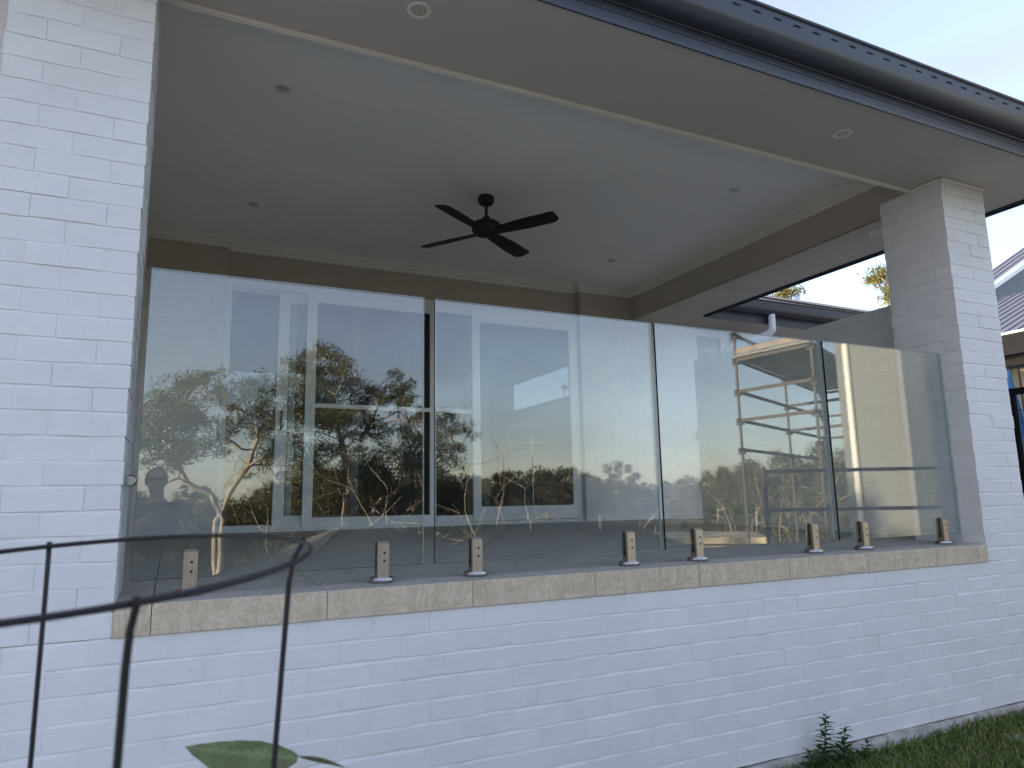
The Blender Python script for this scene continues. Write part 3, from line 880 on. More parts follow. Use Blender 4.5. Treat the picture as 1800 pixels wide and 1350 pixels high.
for x, lab in zip((0.237, 0.975, 1.402, 2.227, 2.656, 3.498, 3.915, 4.659), sp_lab):
    t = empty("spigot", (x, GY, floor_z(GY))); tag(t, lab, "spigot", "steel spigots holding the glass balustrade")
    link("post", sp_post, None, t); link("base_cover", sp_base, None, t); link("rubber_seal", seal_me, None, t)
    for zz in (0.088, 0.122): link("bolt", bolt_me, None, t, (0.004, -0.025, zz), (R(90), 0, 0))
# small stainless clamp joining the first panel to the pier
gc = empty("glass_clamp", (0.018, GY, 0.43)); tag(gc, "small round chrome clamp between the brick pier and the glass", "clamp")
MB().lathe([(0.004, -0.018), (0.017, -0.018), (0.022, -0.012), (0.022, 0.012), (0.017, 0.018), (0.004, 0.018)], n=20).build("body", M['chrome'], gc, smooth=True).rotation_euler = (R(90), 0, 0)
MB().tube([(-0.022, 0, 0), (0.0, 0, 0)], 0.010, 12).build("stem", M['chrome'], gc, smooth=True)

# wall fittings on the back wall
pp = empty("power_point", (6.10, NIB-0.002, 1.10)); tag(pp, "white weatherproof power point on the back wall by its right edge", "power point")
MB().box(-0.045, 0.035, -0.05, 0.0, -0.07, 0.07).build("cover", M['white_plastic'], pp, bevel=0.008)
MB().box(-0.03, 0.02, -0.064, -0.05, -0.02, 0.0).build("latch", M['white_plastic'], pp, bevel=0.003)
tp = empty("garden_tap", (6.10, NIB-0.002, 0.47)); tag(tp, "small dark tap with a white ring low on the back wall", "tap")
MB().box(-0.03, 0.04, -0.05, 0.0, 0.02, 0.055).build("handle", M['black_metal'], tp, bevel=0.004)
MB().box(-0.03, 0.04, -0.05, 0.0, -0.02, 0.02).build("ring", M['white_plastic'], tp, bevel=0.004)
MB().tube([(0.01, -0.03, -0.02), (0.01, -0.06, -0.10), (0.01, -0.05, -0.32)], 0.016, 8).build("spout", M['black_metal'], tp, smooth=True)
# ---------------------------------------------------------------- trees
def mesh_np(name, v, f, smooth=False):
    me = bpy.data.meshes.new(name)
    nv, nf, k = len(v), len(f), f.shape[1]
    me.vertices.add(nv); me.vertices.foreach_set("co", np.ascontiguousarray(v, dtype=np.float32).ravel())
    me.loops.add(nf*k); me.loops.foreach_set("vertex_index", np.ascontiguousarray(f, dtype=np.int32).ravel())
    me.polygons.add(nf); me.polygons.foreach_set("loop_start", np.arange(0, nf*k, k, dtype=np.int32))
    me.update(calc_edges=True)
    if smooth: me.polygons.foreach_set("use_smooth", np.ones(nf, dtype=bool))
    return me

def leaves_np(g, centers, radii, n_each, size, droop=0.6, flat=0.7):
    """leaf-sized quads scattered in small sprays inside every clump"""
    C_ = []; 
    for c, r in zip(centers, radii):
        ns = 7
        sub = g.normal(size=(ns, 3)); sub /= np.linalg.norm(sub, axis=1)[:, None]
        sub *= (g.random((ns, 1))**0.5)*r*0.85; sub[:, 2] *= flat
        k = max(1, int(n_each/ns*(r/0.8)**1.3))
        p = np.repeat(sub, k, 0) + g.normal(size=(ns*k, 3))*np.array([0.22, 0.22, 0.17])*r
        C_.append(p + c)
    P = np.concatenate(C_); n = len(P)
    ax = g.normal(size=(n, 3)); ax[:, 2] = ax[:, 2]*0.6 - droop*1.2
    ax /= np.linalg.norm(ax, axis=1)[:, None]
    s = g.normal(size=(n, 3)); s -= (s*ax).sum(1)[:, None]*ax; s /= np.linalg.norm(s, axis=1)[:, None]
    L = (size*(0.6+0.8*g.random(n)))[:, None]; wd = L*0.34
    a = P - ax*L*0.5; b = P + s*wd*0.5; c = P + ax*L*0.5; d = P - s*wd*0.5
    v = np.stack([a, b, c, d], 1).reshape(-1, 3)
    f = np.arange(n*4).reshape(n, 4)
    return v, f

def tree_meshes(seed, H, trunk_pts, clumps, r0, n_each, leaf, kinds=('leaf_gum', 'bark'), wander=0.18, bare=0):
    """trunk_pts: polyline of the main stem; clumps: (x,y,z,r) foliage clumps, each joined to the skeleton by a curved limb"""
    g = np.random.default_rng(seed)
    nodes = []; par = []
    tp = [np.array(p, float) for p in trunk_pts]
    fine = []
    for a, b in zip(tp[:-1], tp[1:]):
        k = max(2, int(np.linalg.norm(b-a)/0.5))
        for i in range(k): fine.append(a+(b-a)*i/k)
    fine.append(tp[-1])
    for i, p in enumerate(fine):
        q = p + (g.normal(size=3)*wander*0.25 if 0 < i else 0); nodes.append(q); par.append(i-1)
    n_tr = len(nodes)
    cl = sorted(clumps, key=lambda c: np.linalg.norm(np.array(c[:3]) - fine[-1]) + g.random())
    tips = []
    for c in cl:
        t = np.array(c[:3], float)
        N = np.array(nodes); d = np.linalg.norm(N-t, axis=1) + 2.5*np.maximum(0, N[:, 2]-t[2]+0.4) + 0.35*(N[:, 2] < fine[0][2]+0.25*H)*H
        j = int(np.argmin(d)); a = nodes[j]
        L = np.linalg.norm(t-a); k = max(2, int(L/0.45)); last = j
        up = np.array([0, 0, 0.22*L]); side = g.normal(size=3)*0.12*L
        for i in range(1, k+1):
            u = i/k; p = a+(t-a)*u + (up*-0.35+side)*math.sin(math.pi*u) + (g.normal(size=3)*wander*0.3 if i < k else 0)
            nodes.append(p); par.append(last); last = len(nodes)-1
        tips.append(last)
    N = np.array(nodes); cnt = np.zeros(len(nodes))
    ch = set(par)
    for i in range(len(nodes)-1, -1, -1):
        if cnt[i] == 0: cnt[i] = 1
        if par[i] >= 0: cnt[par[i]] += cnt[i]
    # pipe model with taper along the trunk
    leafcount = np.zeros(len(nodes))
    for i in range(len(nodes)-1, -1, -1):
        if i not in ch: leafcount[i] = 1
        if par[i] >= 0: leafcount[par[i]] += leafcount[i]
    tot = leafcount[0]
    rad = r0*np.sqrt(leafcount/tot)*0.9 + 0.008
    rad *= 1 - 0.25*np.clip((N[:, 2]-N[0, 2])/H, 0, 1)
    K = 6; V = []; F = []; nb = 0
    ring = np.arange(K)*2*math.pi/K
    for i in range(1, len(nodes)):
        a, b = N[par[i]], N[i]; d = b-a; l = np.linalg.norm(d)
        if l < 1e-4: continue
        d /= l; x = np.cross(d, [0.31, 0.17, 0.93]); x /= max(1e-6, np.linalg.norm(x)); y = np.cross(d, x)
        ra = min(rad[par[i]], rad[i]*1.35); rb = rad[i]
        for p, r in ((a - d*ra*0.3, ra), (b + d*rb*0.3, rb)):
            V.append(p + r*(np.cos(ring)[:, None]*x + np.sin(ring)[:, None]*y))
        for k in range(K): F.append((nb+k, nb+(k+1) % K, nb+K+(k+1) % K, nb+K+k))
        nb += 2*K
    tm = mesh_np("trunk", np.concatenate(V), np.array(F), True); tm.materials.append(M[kinds[1]])
    lv, lf = leaves_np(g, [np.array(c[:3]) for c in clumps], [c[3] for c in clumps], n_each, leaf)
    lm = mesh_np("crown", lv, lf); lm.materials.append(M[kinds[0]])
    return tm, lm

def place_tree(name, tm, lm, loc, rz, sc, label, cat="tree", group=None):
    t = empty(name, loc, rz); t.scale = (sc, sc, sc); tag(t, label, cat, group)
    link("trunk", tm, None, t); link("crown", lm, None, t)
    return t

def blob(g, n, c, ax, r, shell=0.55):
    """clump centres scattered through an ellipsoid, more of them near its surface"""
    out = []
    while len(out) < n:
        p = g.normal(size=3); p /= np.linalg.norm(p); p *= shell + (1-shell)*g.random()
        q = np.array(c) + p*np.array(ax)
        if all(np.linalg.norm(q-np.array(o[:3])) > r*0.55 for o in out) or g.random() < 0.04:
            out.append((*q, r*g.uniform(0.65, 1.15)))
    return out

# most of what follows stands behind the camera and is seen mirrored in the glass
MX, MY, MZ = CAM.x, 2*0.14-CAM.y, CAM.z       # where the balustrade mirrors the viewer
def far(az, t, el=None):
    x = MX + t*math.sin(R(az)); y = MY - t*math.cos(R(az))
    z = terrain(x, y) if el is None else MZ + t*math.tan(R(el))
    return Vector((x, y, z))

GRP = "gum trees across the gully, mirrored in the glass"
# main tall gum: stem at az 12.4, crown az 7..18, top el 13
t3 = 32.0; b3 = far(12.6, t3); top3 = far(10.4, t3, 12.6)
g = np.random.default_rng(31)
def rel(p, b): return (p.x-b.x, p.y-b.y, p.z-b.z)
def R3(az, el, r, t=t3, b=b3, dy=0.0):
    p = far(az, t+dy, el); return (p.x-b.x, p.y-b.y, p.z-b.z, r)
cl = []
for az, el, r, n in ((10.2, 11.8, 0.75, 3), (8.8, 10.6, 0.8, 5), (11.6, 10.4, 0.8, 5), (8.2, 9.0, 0.85, 5), (10.3, 8.6, 0.95, 8), (12.6, 8.8, 0.8, 5), (14.4, 9.4, 0.6, 4), (15.3, 8.2, 0.65, 5),
                     (16.6, 8.8, 0.55, 4), (17.5, 7.7, 0.55, 4), (16.4, 6.8, 0.5, 3), (9.2, 6.8, 0.9, 6), (11.2, 6.4, 0.9, 6), (13.8, 6.9, 0.6, 4), (7.6, 6.9, 0.7, 4), (8.4, 4.6, 0.85, 6), (12.4, 4.2, 0.85, 6), (10.4, 3.6, 0.85, 6), (9.4, 9.6, 0.8, 4), (10.8, 7.4, 0.9, 5), (12.2, 7.0, 0.8, 5), (14.6, 5.2, 0.7, 5), (11.4, 2.2, 0.8, 5), (8.0, 2.6, 0.8, 5), (13.6, 2.6, 0.8, 5)):
    for _ in range(n):
        cl.append(R3(az+g.normal()*0.75, el+g.normal()*0.55, r*g.uniform(0.7, 1.1), dy=g.normal()*1.3))
tm, lm = tree_meshes(5, 12, [(0,0,-0.3), rel(far(12.3, t3, -1.0), b3), rel(far(12.8, t3, 2.0), b3), rel(far(11.9, t3, 5.0), b3), rel(far(10.6, t3, 8.2), b3), rel(far(10.3, t3, 11), b3)],
                     cl, 0.20, 420, 0.12)
place_tree("gum_tree", tm, lm, b3, 0, 1, "tallest gum tree mirrored in the leftmost glass panel, orange lit trunk", group=GRP)
# its right neighbour with a low limb that leans out to the right
b4 = far(14.2, 33)
cl = []
for az, el, r, n in ((16.6, 5.6, 0.75, 5), (18.2, 4.6, 0.8, 6), (19.6, 6.6, 0.6, 5), (20.4, 5.2, 0.7, 6), (21.2, 4.0, 0.6, 4), (17.4, 3.0, 0.8, 6), (19.4, 2.6, 0.8, 5), (15.4, 3.6, 0.8, 5)):
    for _ in range(n): cl.append(R3(az+g.normal()*0.6, el+g.normal()*0.5, r*g.uniform(0.7, 1.1), 33, b4, g.normal()*1.2))
tm, lm = tree_meshes(8, 9, [(0,0,-0.3), rel(far(14.3, 33, -1.2), b4), rel(far(15.0, 33, 0.2), b4), rel(far(16.6, 33, 1.3), b4), rel(far(18.0, 33, 3.0), b4), rel(far(18.8, 33, 4.6), b4)], cl, 0.14, 380, 0.12)
place_tree("gum_tree", tm, lm, b4, 0, 1, "gum tree with a long limb leaning right, mirrored beside the door meeting stile", group=GRP)
# tree in the left door pane, stem leaning from lower left
b2 = far(3.0, 30)
cl = []
for az, el, r, n in ((3.6, 7.8, 0.7, 6), (4.8, 9.0, 0.7, 6), (6.0, 8.2, 0.75, 6), (3.2, 6.2, 0.6, 5), (5.2, 6.9, 0.7, 6), (6.8, 6.4, 0.7, 6), (6.2, 4.6, 0.55, 4), (7.0, 4.9, 0.6, 4), (4.4, 3.2, 0.35, 2)):
    for _ in range(n): cl.append(R3(az+g.normal()*0.5, el+g.normal()*0.5, r*g.uniform(0.7, 1.1), 30, b2, g.normal()*1.1))
tm, lm = tree_meshes(12, 10, [(0,0,-0.3), rel(far(3.0, 30, -1.0), b2), rel(far(3.9, 30, 0.9), b2), rel(far(4.9, 30, 3.0), b2), rel(far(5.6, 30, 5.2), b2), rel(far(5.4, 30, 7.4), b2)], cl, 0.13, 360, 0.115)
place_tree("gum_tree", tm, lm, b2, 0, 1, "leaning gum tree mirrored in the narrow left door pane", group=GRP)
# pale tree mirrored over the nib wall
b1 = far(3.4, 27)
cl = []
for az, el, r, n in ((0.6, 8.7, 0.7, 7), (2.2, 8.9, 0.7, 6), (-1.0, 8.0, 0.7, 6), (-2.2, 6.9, 0.7, 6), (0.2, 6.6, 0.8, 8), (1.8, 6.2, 0.7, 6), (-1.3, 5.4, 0.8, 8), (0.4, 4.4, 0.8, 8), (-2.2, 4.2, 0.6, 4), (2.8, 4.8, 0.5, 4), (-0.6, 3.2, 0.7, 6)):
    for _ in range(n): cl.append(R3(az+g.normal()*0.5, el+g.normal()*0.45, r*g.uniform(0.7, 1.1), 27, b1, g.normal()*1.0))
tm, lm = tree_meshes(17, 9, [(0,0,-0.3), rel(far(3.3, 27, -0.8), b1), rel(far(2.6, 27, 0.8), b1), rel(far(0.9, 27, 1.9), b1), rel(far(-0.2, 27, 3.4), b1), rel(far(-0.4, 27, 5.5), b1), rel(far(0.2, 27, 7.6), b1)], cl, 0.12, 300, 0.11)
place_tree("gum_tree", tm, lm, b1, 0, 1, "wide crooked gum tree mirrored at the left over the nib wall", group=GRP)

# shared meshes for the rest of the bush
def generic(seed, H, wid, r0, n, r, n_each, leaf, kinds, lo=0.35):
    g = np.random.default_rng(seed)
    zc = H*(lo+1)/2; cl = blob(g, n, (0, 0, zc), (wid, wid, H*(1-lo)/2), r)
    lean = g.normal(size=2)*0.05*H
    return tree_meshes(seed, H, [(0,0,-0.4), (lean[0]*0.3, lean[1]*0.3, H*0.3), (lean[0]*0.2, lean[1], H*0.6), (0, lean[1]*0.5, H*0.88)], cl, r0, n_each, leaf, kinds)
TA = generic(101, 9.0, 2.9, 0.20, 60, 0.85, 330, 0.17, ('leaf_gum', 'bark'))
TB_ = generic(102, 8.0, 3.2, 0.18, 75, 0.9, 380, 0.17, ('leaf_dark', 'bark_dark'), 0.2)
TC = generic(103, 10.0, 2.3, 0.20, 44, 0.75, 300, 0.17, ('leaf_gum', 'bark'), 0.45)
SH = generic(104, 4.2, 2.4, 0.08, 60, 0.8, 300, 0.15, ('leaf_dark', 'bark_dark'), 0.05)
SH2 = generic(105, 4.6, 2.0, 0.08, 46, 0.75, 280, 0.15, ('leaf_gum', 'bark'), 0.1)
HT = {id(TA): 9.9, id(TB_): 8.9, id(TC): 10.8, id(SH): 4.9, id(SH2): 5.3}
rt = random.Random(11)
ORD = "first second third fourth fifth sixth seventh eighth ninth tenth eleventh twelfth thirteenth fourteenth fifteenth sixteenth seventeenth eighteenth nineteenth twentieth".split()
ORD += ["twenty " + w for w in ORD[:9]] + ["thirtieth"] + ["thirty " + w for w in ORD[:9]]
ranked = {}
def rank(o, az, stem):
    ranked.setdefault(stem, []).append((az, o))
def finish_ranks():
    for stem, lst in ranked.items():
        for k, (a_, o) in enumerate(sorted(lst, key=lambda q: q[0])): o["label"] = stem + ", " + ORD[k] + " from the left"
def bush(kind, az, t, el_top, name, label, group):
    p = far(az, t); ztop = MZ + t*math.tan(R(el_top))
    sc = max(0.5, (ztop-p.z)/HT[id(kind)])
    o = place_tree(name, kind[0], kind[1], p, rt.uniform(0, 6.28), sc, label, "tree" if name != "shrub" else "shrub", group)
    rank(o, az, label)
    return o
# dense dark clump mirrored in the right door pane
for k, (az, t, el) in enumerate(((26.6, 36, 3.7), (28.4, 35, 4.1), (29.9, 36, 3.8), (27.6, 34, 2.6))):
    bush(TB_, az, t, el, "dark_tree", "dense dark tree mirrored in the right door pane", "dark trees mirrored in the right door pane")
GS = "shrubs of the bush below the gum trees"
az = -8.0
while az < 26:
    bush(rt.choice((SH, SH, SH2)), az, rt.uniform(34, 40), rt.uniform(0.7, 2.0), "shrub", "bushy shrub below the gum trees across the gully", GS)
    az += rt.uniform(1.0, 1.7)
for az, t, el in ((8.2, 38, 4.0), (10.2, 37, 4.6), (12.4, 38, 4.2), (14.6, 37, 4.6), (16.4, 38, 4.8), (18.2, 37, 4.4), (19.8, 38, 3.6)):
    bush(rt.choice((TB_, TA)), az, t, el, "dark_tree", "dense tree filling in behind the tall gums", "dense trees behind the tall gums")
GT_ = "trees of the far tree line mirrored in the glass"
for az, t, el in ((20.2, 62, 2.3), (22.2, 66, 2.5), (24.2, 60, 2.8), (25.6, 64, 3.1), (31.0, 62, 3.0), (32.0, 66, 2.2), (33.0, 70, 2.3), (35.6, 66, 1.9), (36.9, 70, 1.8), (38.2, 66, 1.9), (39.4, 70, 2.2),
                  (-4.0, 60, 3.0), (-6.5, 56, 4.0), (1.5, 62, 2.2), (6.5, 64, 2.0), (13, 66, 2.2), (16.5, 60, 2.4)):
    bush(rt.choice((TA, TB_, TA)), az, t, el, "gum_tree", "tree of the far tree line mirrored in the glass", GT_)
bush(TC, 34.3, 64, 3.7, "gum_tree", "slim tree standing above the far tree line", "gum trees standing alone")
GR = "gum trees behind the scaffold, mirrored in the third glass panel"
for az, t, el in ((41.0, 52, 2.7), (42.3, 46, 3.3), (43.8, 48, 3.3), (45.4, 44, 4.3), (47.2, 46, 4.2), (48.8, 43, 4.0), (50.2, 46, 4.8), (51.6, 42, 4.4), (53.5, 44, 4.6), (44.5, 38, 1.8), (46.8, 37, 1.9), (49.3, 36, 2.2), (52.2, 37, 2.0), (41.8, 40, 1.6)):
    bush(rt.choice((TA, TB_, TA, TC)), az, t, el, "gum_tree", "gum tree behind the scaffold mirrored in the third panel", GR)
for az, t, el in ((56, 46, 4.2), (59, 50, 4.5), (62.5, 46, 4.0), (66, 50, 4.4), (70, 48, 4.0), (-10, 50, 4.6), (-14, 46, 5), (-18.5, 50, 5), (-24, 46, 5)):
    bush(rt.choice((TA, TB_)), az, t, el, "gum_tree", "gum tree at the edge of the bush", "gum trees at the edges of the bush")

for k, (x, y, sc) in enumerate(((-12.5, -7.5, 1.0), (-17, -9.5, 1.15), (-11, -13, 0.95), (-21, -6.5, 1.2), (-15.5, -15, 1.1), (-8, -15.5, 0.85), (-15.0, 0.6, 0.9))):  # out of view, added to block sky glow and sun from the left
    o = place_tree("gum_tree", *(TA, TB_)[k % 2], (x, y, terrain(x, y)), k*1.3, sc, "unseen gum tree added left of the yard to block light", "tree", "unseen gum trees added left of the yard to block light")
    rank(o, x, "unseen gum tree added left of the yard to block light")

# thin bare saplings that show pale in front of the dark bush
def sapling(seed, az, t, el, label):
    g = np.random.default_rng(seed); b = far(az, t); h = MZ+t*math.tan(R(el))-b.z
    mb = MB(); 
    def br(p, d, L, r, lev):
        pts = [p]; q = np.array(p, float); dd = np.array(d, float)
        for i in range(5):
            dd = dd + g.normal(size=3)*0.16; dd[2] += 0.05; dd /= np.linalg.norm(dd); q = q + dd*L/5; pts.append(tuple(q))
        mb.tube(pts, [r*(1-0.14*i) for i in range(6)], 5, False)
        if lev < 3:
            for k in range(3 if lev == 0 else 2):
                i = int(g.integers(2, 6)); s = dd + g.normal(size=3)*0.55; s[2] = abs(s[2]); s /= np.linalg.norm(s)
                br(pts[i], s, L*0.55, r*0.55, lev+1)
    br((0, 0, -0.3), (g.normal()*0.1, 0, 1), h*0.75, 0.042, 0)
    t_ = mb.mesh("stem", True); t_.materials.append(M['bark'])
    o = empty("sapling", b); tag(o, label, "sapling", "bare saplings in front of the bush"); link("stem", t_, None, o); rank(o, az, label)
for i, (az, t, el) in enumerate(((7.6, 24, 1.6), (9.4, 26, 2.2), (15.6, 25, 2.0), (17.2, 27, 1.2), (19.0, 25, 1.6), (22.6, 24, 2.2), (23.4, 26, 1.6), (24.6, 25, 2.0), (28.6, 26, 0.4), (30.2, 27, 0.6), (35.0, 30, 0.4), (45.2, 28, 0.4), (46.6, 29, 0.8), (49.6, 27, 0.6))):
    sapling(200+i, az, t, el, "thin bare sapling in front of the dark bush")

# trees beyond the house on the right, catching the sun
g = np.random.default_rng(77)
gold_cl = blob(g, 34, (0, 0, 9.4), (1.6, 1.6, 2.7), 0.72)
GM = tree_meshes(44, 12, [(0,0,-0.4), (0.2, 0, 4), (0.1, 0.2, 7.5), (0, 0, 10.8)], gold_cl, 0.24, 480, 0.15, ('leaf_sun_tint', 'bark'))
place_tree("gum_tree", GM[0], GM[1], (32.3, 20, -1.0), 0.4, 1.03, "sunlit golden gum tree beside the right brick column")
place_tree("gum_tree", GM[0], GM[1], (25.3, 20.2, -1.0), 2.4, 0.885, "sunlit tree top peeping over the wing roof")

# ---------------------------------------------------------------- houses across the gully (mirrored roofs)
M['tile_roof'] = plain("grey_roof_tiles", (0.075, 0.075, 0.072), 0.8, var=0.2, scale=3, bump=0.5, bscale=9)
M['cream'] = plain("cream_render", (0.62, 0.52, 0.33), 0.8, var=0.05)
M['dark_glass'] = plain("dark_window", (0.03, 0.035, 0.045), 0.1)
M['galv'] = plain("galvanised_steel", (0.085, 0.07, 0.055), 0.6, 0.1, var=0.15, scale=12)
M['plank'] = plain("scaffold_plank", (0.30, 0.25, 0.19), 0.8, var=0.25, scale=5)
def hip_house(name, c, w, d, ridge_z, eave_z, rz, label, wall='cream', roofmat='tile_roof'):
    gz = terrain(c[0], c[1]); t = empty(name, (c[0], c[1], gz), rz); tag(t, label, "house")
    hw, hd = w/2, d/2; k = min(hw, hd); rz0 = eave_z-gz; rz1 = ridge_z-gz; rl = hw-k
    mb = MB(); mb.add([(-hw,-hd,rz0),(hw,-hd,rz0),(hw,hd,rz0),(-hw,hd,rz0),(-rl,0,rz1),(rl,0,rz1)], [(0,1,5,4),(1,2,5),(2,3,4,5),(3,0,4),(0,3,2,1)])
    rf = mb.build("roof", M[roofmat], t)
    cp = MB()
    for a, b in (((-hw,-hd,rz0),(-rl,0,rz1)), ((hw,-hd,rz0),(rl,0,rz1)), ((hw,hd,rz0),(rl,0,rz1)), ((-hw,hd,rz0),(-rl,0,rz1)), ((-rl,0,rz1),(rl+0.01,0,rz1))):
        cp.bar(a, b, 0.22, 0.10)
    cp.build("ridge_cap", M[roofmat], rf)
    MB().box(-hw+0.5, hw-0.5, -hd+0.5, hd-0.5, 0, rz0-0.02).build("wall", M[wall], t)
    gt = MB(); 
    for s in (-1, 1): gt.box(-hw, hw, s*hd-0.06, s*hd+0.06, rz0-0.16, rz0-0.005); gt.box(s*hw-0.06, s*hw+0.06, -hd+0.07, hd-0.07, rz0-0.16, rz0-0.005)
    gt.build("gutter", M['charcoal'], t)
    for s in (-1, 1):
        for q in (-0.5, 0.1, 0.6): MB().box(q*hw-0.7, q*hw+0.7, s*(hd-0.49)-0.02, s*(hd-0.49)+0.02, rz0-1.9, rz0-0.7).build("window", M['dark_glass'], t)
    return t, rf
p = far(29.5, 19.5); h1, r1 = hip_house("neighbour_house", (p.x, p.y), 10.0, 7.0, -0.27, -2.05, R(12), "grey hip roofed house below, mirrored behind the second panel's foot")
p = far(14.0, 20.0); h2, r2 = hip_house("neighbour_house", (p.x, p.y), 8.6, 7.0, -0.33, -2.05, R(-8), "grey hip roofed house below, mirrored in the foot of the leftmost panel")
# skylight and vent pipes on the nearer roof
MB().box(-1.55, -0.75, 1.4, 2.2, 0, 0.07).build("skylight", M['chrome'], r1).matrix_local = Matrix.Translation((-0.2, 0.15, (-0.27+2.05)*0.50 - terrain(*h1.location[:2]) - 2.05)) @ Matrix.Rotation(R(-26), 4, 'X') @ Matrix.Translation((0, -1.8, 0.1))
vp = MB(); vz = -0.27 - h1.location.z
vp.tube([(-1.0, 0.3, vz-0.3), (-1.0, 0.3, vz+0.12)], 0.03, 8); vp.tube([(0.9, 0.4, vz-0.3), (0.9, 0.4, vz+0.18)], 0.035, 8)
vp.build("vent_pipe", M['trim'], r1)
# television antenna on that roof
an = empty("television_antenna", (h1.location.x-0.9, h1.location.y, 0.75)); an.scale = (0.62, 0.62, 0.62); tag(an, "thin television antenna on the roof below, mirrored in the right door pane", "antenna")
mb = MB(); mb.tube([(0,0,-1.2),(0,0,2.0)], 0.02, 6); mb.build("mast", M['trim'], an)
mb = MB(); mb.tube([(-0.75,0,1.75),(0.65,0,1.82)], 0.009, 5)
for k in range(9): mb.tube([(-0.7+k*0.16, -0.3, 1.76+k*0.008), (-0.7+k*0.16, 0.3, 1.76+k*0.008)], 0.006, 4)
mb.build("boom", M['trim'], an)
# low cream house further right, with fence stakes above it
p = far(40.0, 22); ch_ = empty("cream_house", (p.x, p.y, terrain(p.x, p.y)), R(-52)); tag(ch_, "low cream flat roofed building mirrored in the foot of the third panel", "house")
zz = MZ - 22*math.tan(R(3.0)) - ch_.location.z
MB().box(-1.7, 1.4, -1.5, 1.5, 0, zz-0.1).build("wall", M['cream'], ch_)
MB().box(-1.9, 1.8, -1.7, 1.7, zz-0.1, zz+0.06).build("roof", M['cream'], ch_)
for s in (-1, 1): MB().box(0.5, 1.0, s*1.505-0.01, s*1.505+0.01, zz-0.75, zz-0.3).build("window", M['dark_glass'], ch_)
fn = empty("stake_fence", far(40.0, 25)); tag(fn, "row of thin steel stakes with rails behind the cream building", "fence")
for k in range(9):
    q = far(35.5+k*1.2, 25); MB().tube([(q.x-fn.location.x, q.y-fn.location.y, q.z-fn.location.z), (q.x-fn.location.x, q.y-fn.location.y, MZ-25*math.tan(R(1.9+0.25*(k % 3)))-fn.location.z)], 0.03, 5).build("stake", M['galv'], fn)
a = far(35.5, 25, -2.9)-fn.location; b = far(45.1, 25, -2.7)-fn.location
MB().tube([a, b], 0.02, 5).build("rail", M['galv'], fn)

# ---------------------------------------------------------------- scaffold tower
sc_ = empty("scaffold_tower", (12.6, -9.0, terrain(12.6, -9.0))); tag(sc_, "steel tube scaffold tower with a plank deck, mirrored in the third panel", "scaffold")
A = Vector((11.85, -9.15, 0)); B = Vector((12.15, -7.25, 0)); n2 = Vector((3.25, -1.62, 0)); n = B-A
o3 = sc_.location
def rl(p, z): return (p.x-o3.x, p.y-o3.y, z-o3.z)
ztop = 4.15
levels = [1.38, 2.05, 2.72, 3.46]
rowA = [A, A+n2, A+n2*2]; rowB = [B, B+n2, B+n2*2]
for p in rowA + rowB:
    st = MB().tube([rl(p, terrain(p.x, p.y)-0.05), rl(p, ztop)], 0.032, 10).build("standard", M['galv'], sc_, smooth=True)
    cpl = MB()
    for z in levels + [ztop-0.08]:
        cpl.box(p.x-o3.x-0.09, p.x-o3.x+0.09, p.y-o3.y-0.035, p.y-o3.y+0.035, z-o3.z-0.04, z-o3.z+0.04)
        cpl.box(p.x-o3.x-0.035, p.x-o3.x+0.035, p.y-o3.y-0.09, p.y-o3.y+0.09, z-o3.z-0.11, z-o3.z-0.045)
    cpl.build("coupler", M['galv'], st)
def ledger(a, b, z): MB().bar(rl(a, z), rl(b, z), 0.045, 0.07).build("ledger", M['galv'], sc_)
for z in (1.38, 2.05, 2.72, 3.46, ztop-0.08):
    for i in range(2): ledger(rowA[i], rowA[i+1], z)
for z in (3.46, ztop-0.08):
    for i in range(2): ledger(rowB[i], rowB[i+1], z)
for z in (2.05, 2.72, 3.46):
    for i in range(3): ledger(rowA[i], rowB[i], z)
for bay in range(2):
    for k in range(8):
        u0 = (k+0.04)/8; u1 = (k+0.96)/8; o_ = n2*bay
        v = [A+o_+n*u0-n2*0.02, A+o_+n*u1-n2*0.02, A+o_+n*u1+n2*0.97, A+o_+n*u0+n2*0.97]
        mb = MB(); mb.add([rl(q, 3.51) for q in v]+[rl(q, 3.555) for q in v], [(0,3,2,1),(4,5,6,7),(0,1,5,4),(1,2,6,5),(2,3,7,6),(3,0,4,7)])
        mb.build("deck_plank", M['plank'], sc_)
MB().bar(rl(A, 3.66), rl(B, 3.66), 0.03, 0.12).build("toe_board", M['plank'], sc_)

# pale house wall and fence rails that close the mirrored view on the right
rh = empty("neighbour_house", (14.0, -3.6, -1.6)); tag(rh, "grey rendered house mirrored in the rightmost glass panel", "house")
ox, oy, oz = rh.location
M['pale_render'] = plain("pale_render", (0.18, 0.185, 0.165), 0.8, var=0.04)
MB().box(10.35-ox, 17-ox, -5.2-oy, -4.0-oy, 0, 7.2).build("wall", M['pale_render'], rh)
MB().box(10.0-ox, 17.4-ox, -5.5-oy, -3.6-oy, 7.2, 7.35).build("eave", M['charcoal'], rh)
MB().tube([(10.29-ox, -4.95-oy, 0.3), (10.29-ox, -4.95-oy, 7.2)], 0.05, 10).build("downpipe", M['trim'], rh, smooth=True)
rf_ = empty("rail_fence", (9.3, -3.5, -1.6)); tag(rf_, "two dark horizontal fence rails mirrored low in the rightmost panel", "fence")
qa, qb = far(45.0, 8.5), far(60, 9.5)
for z in (0.60, 0.17):
    MB().bar((qa.x-9.3, qa.y+3.5, z+1.6), (qb.x-9.3, qb.y+3.5, z+1.6), 0.04, 0.04).build("rail", M['black_metal'], rf_)
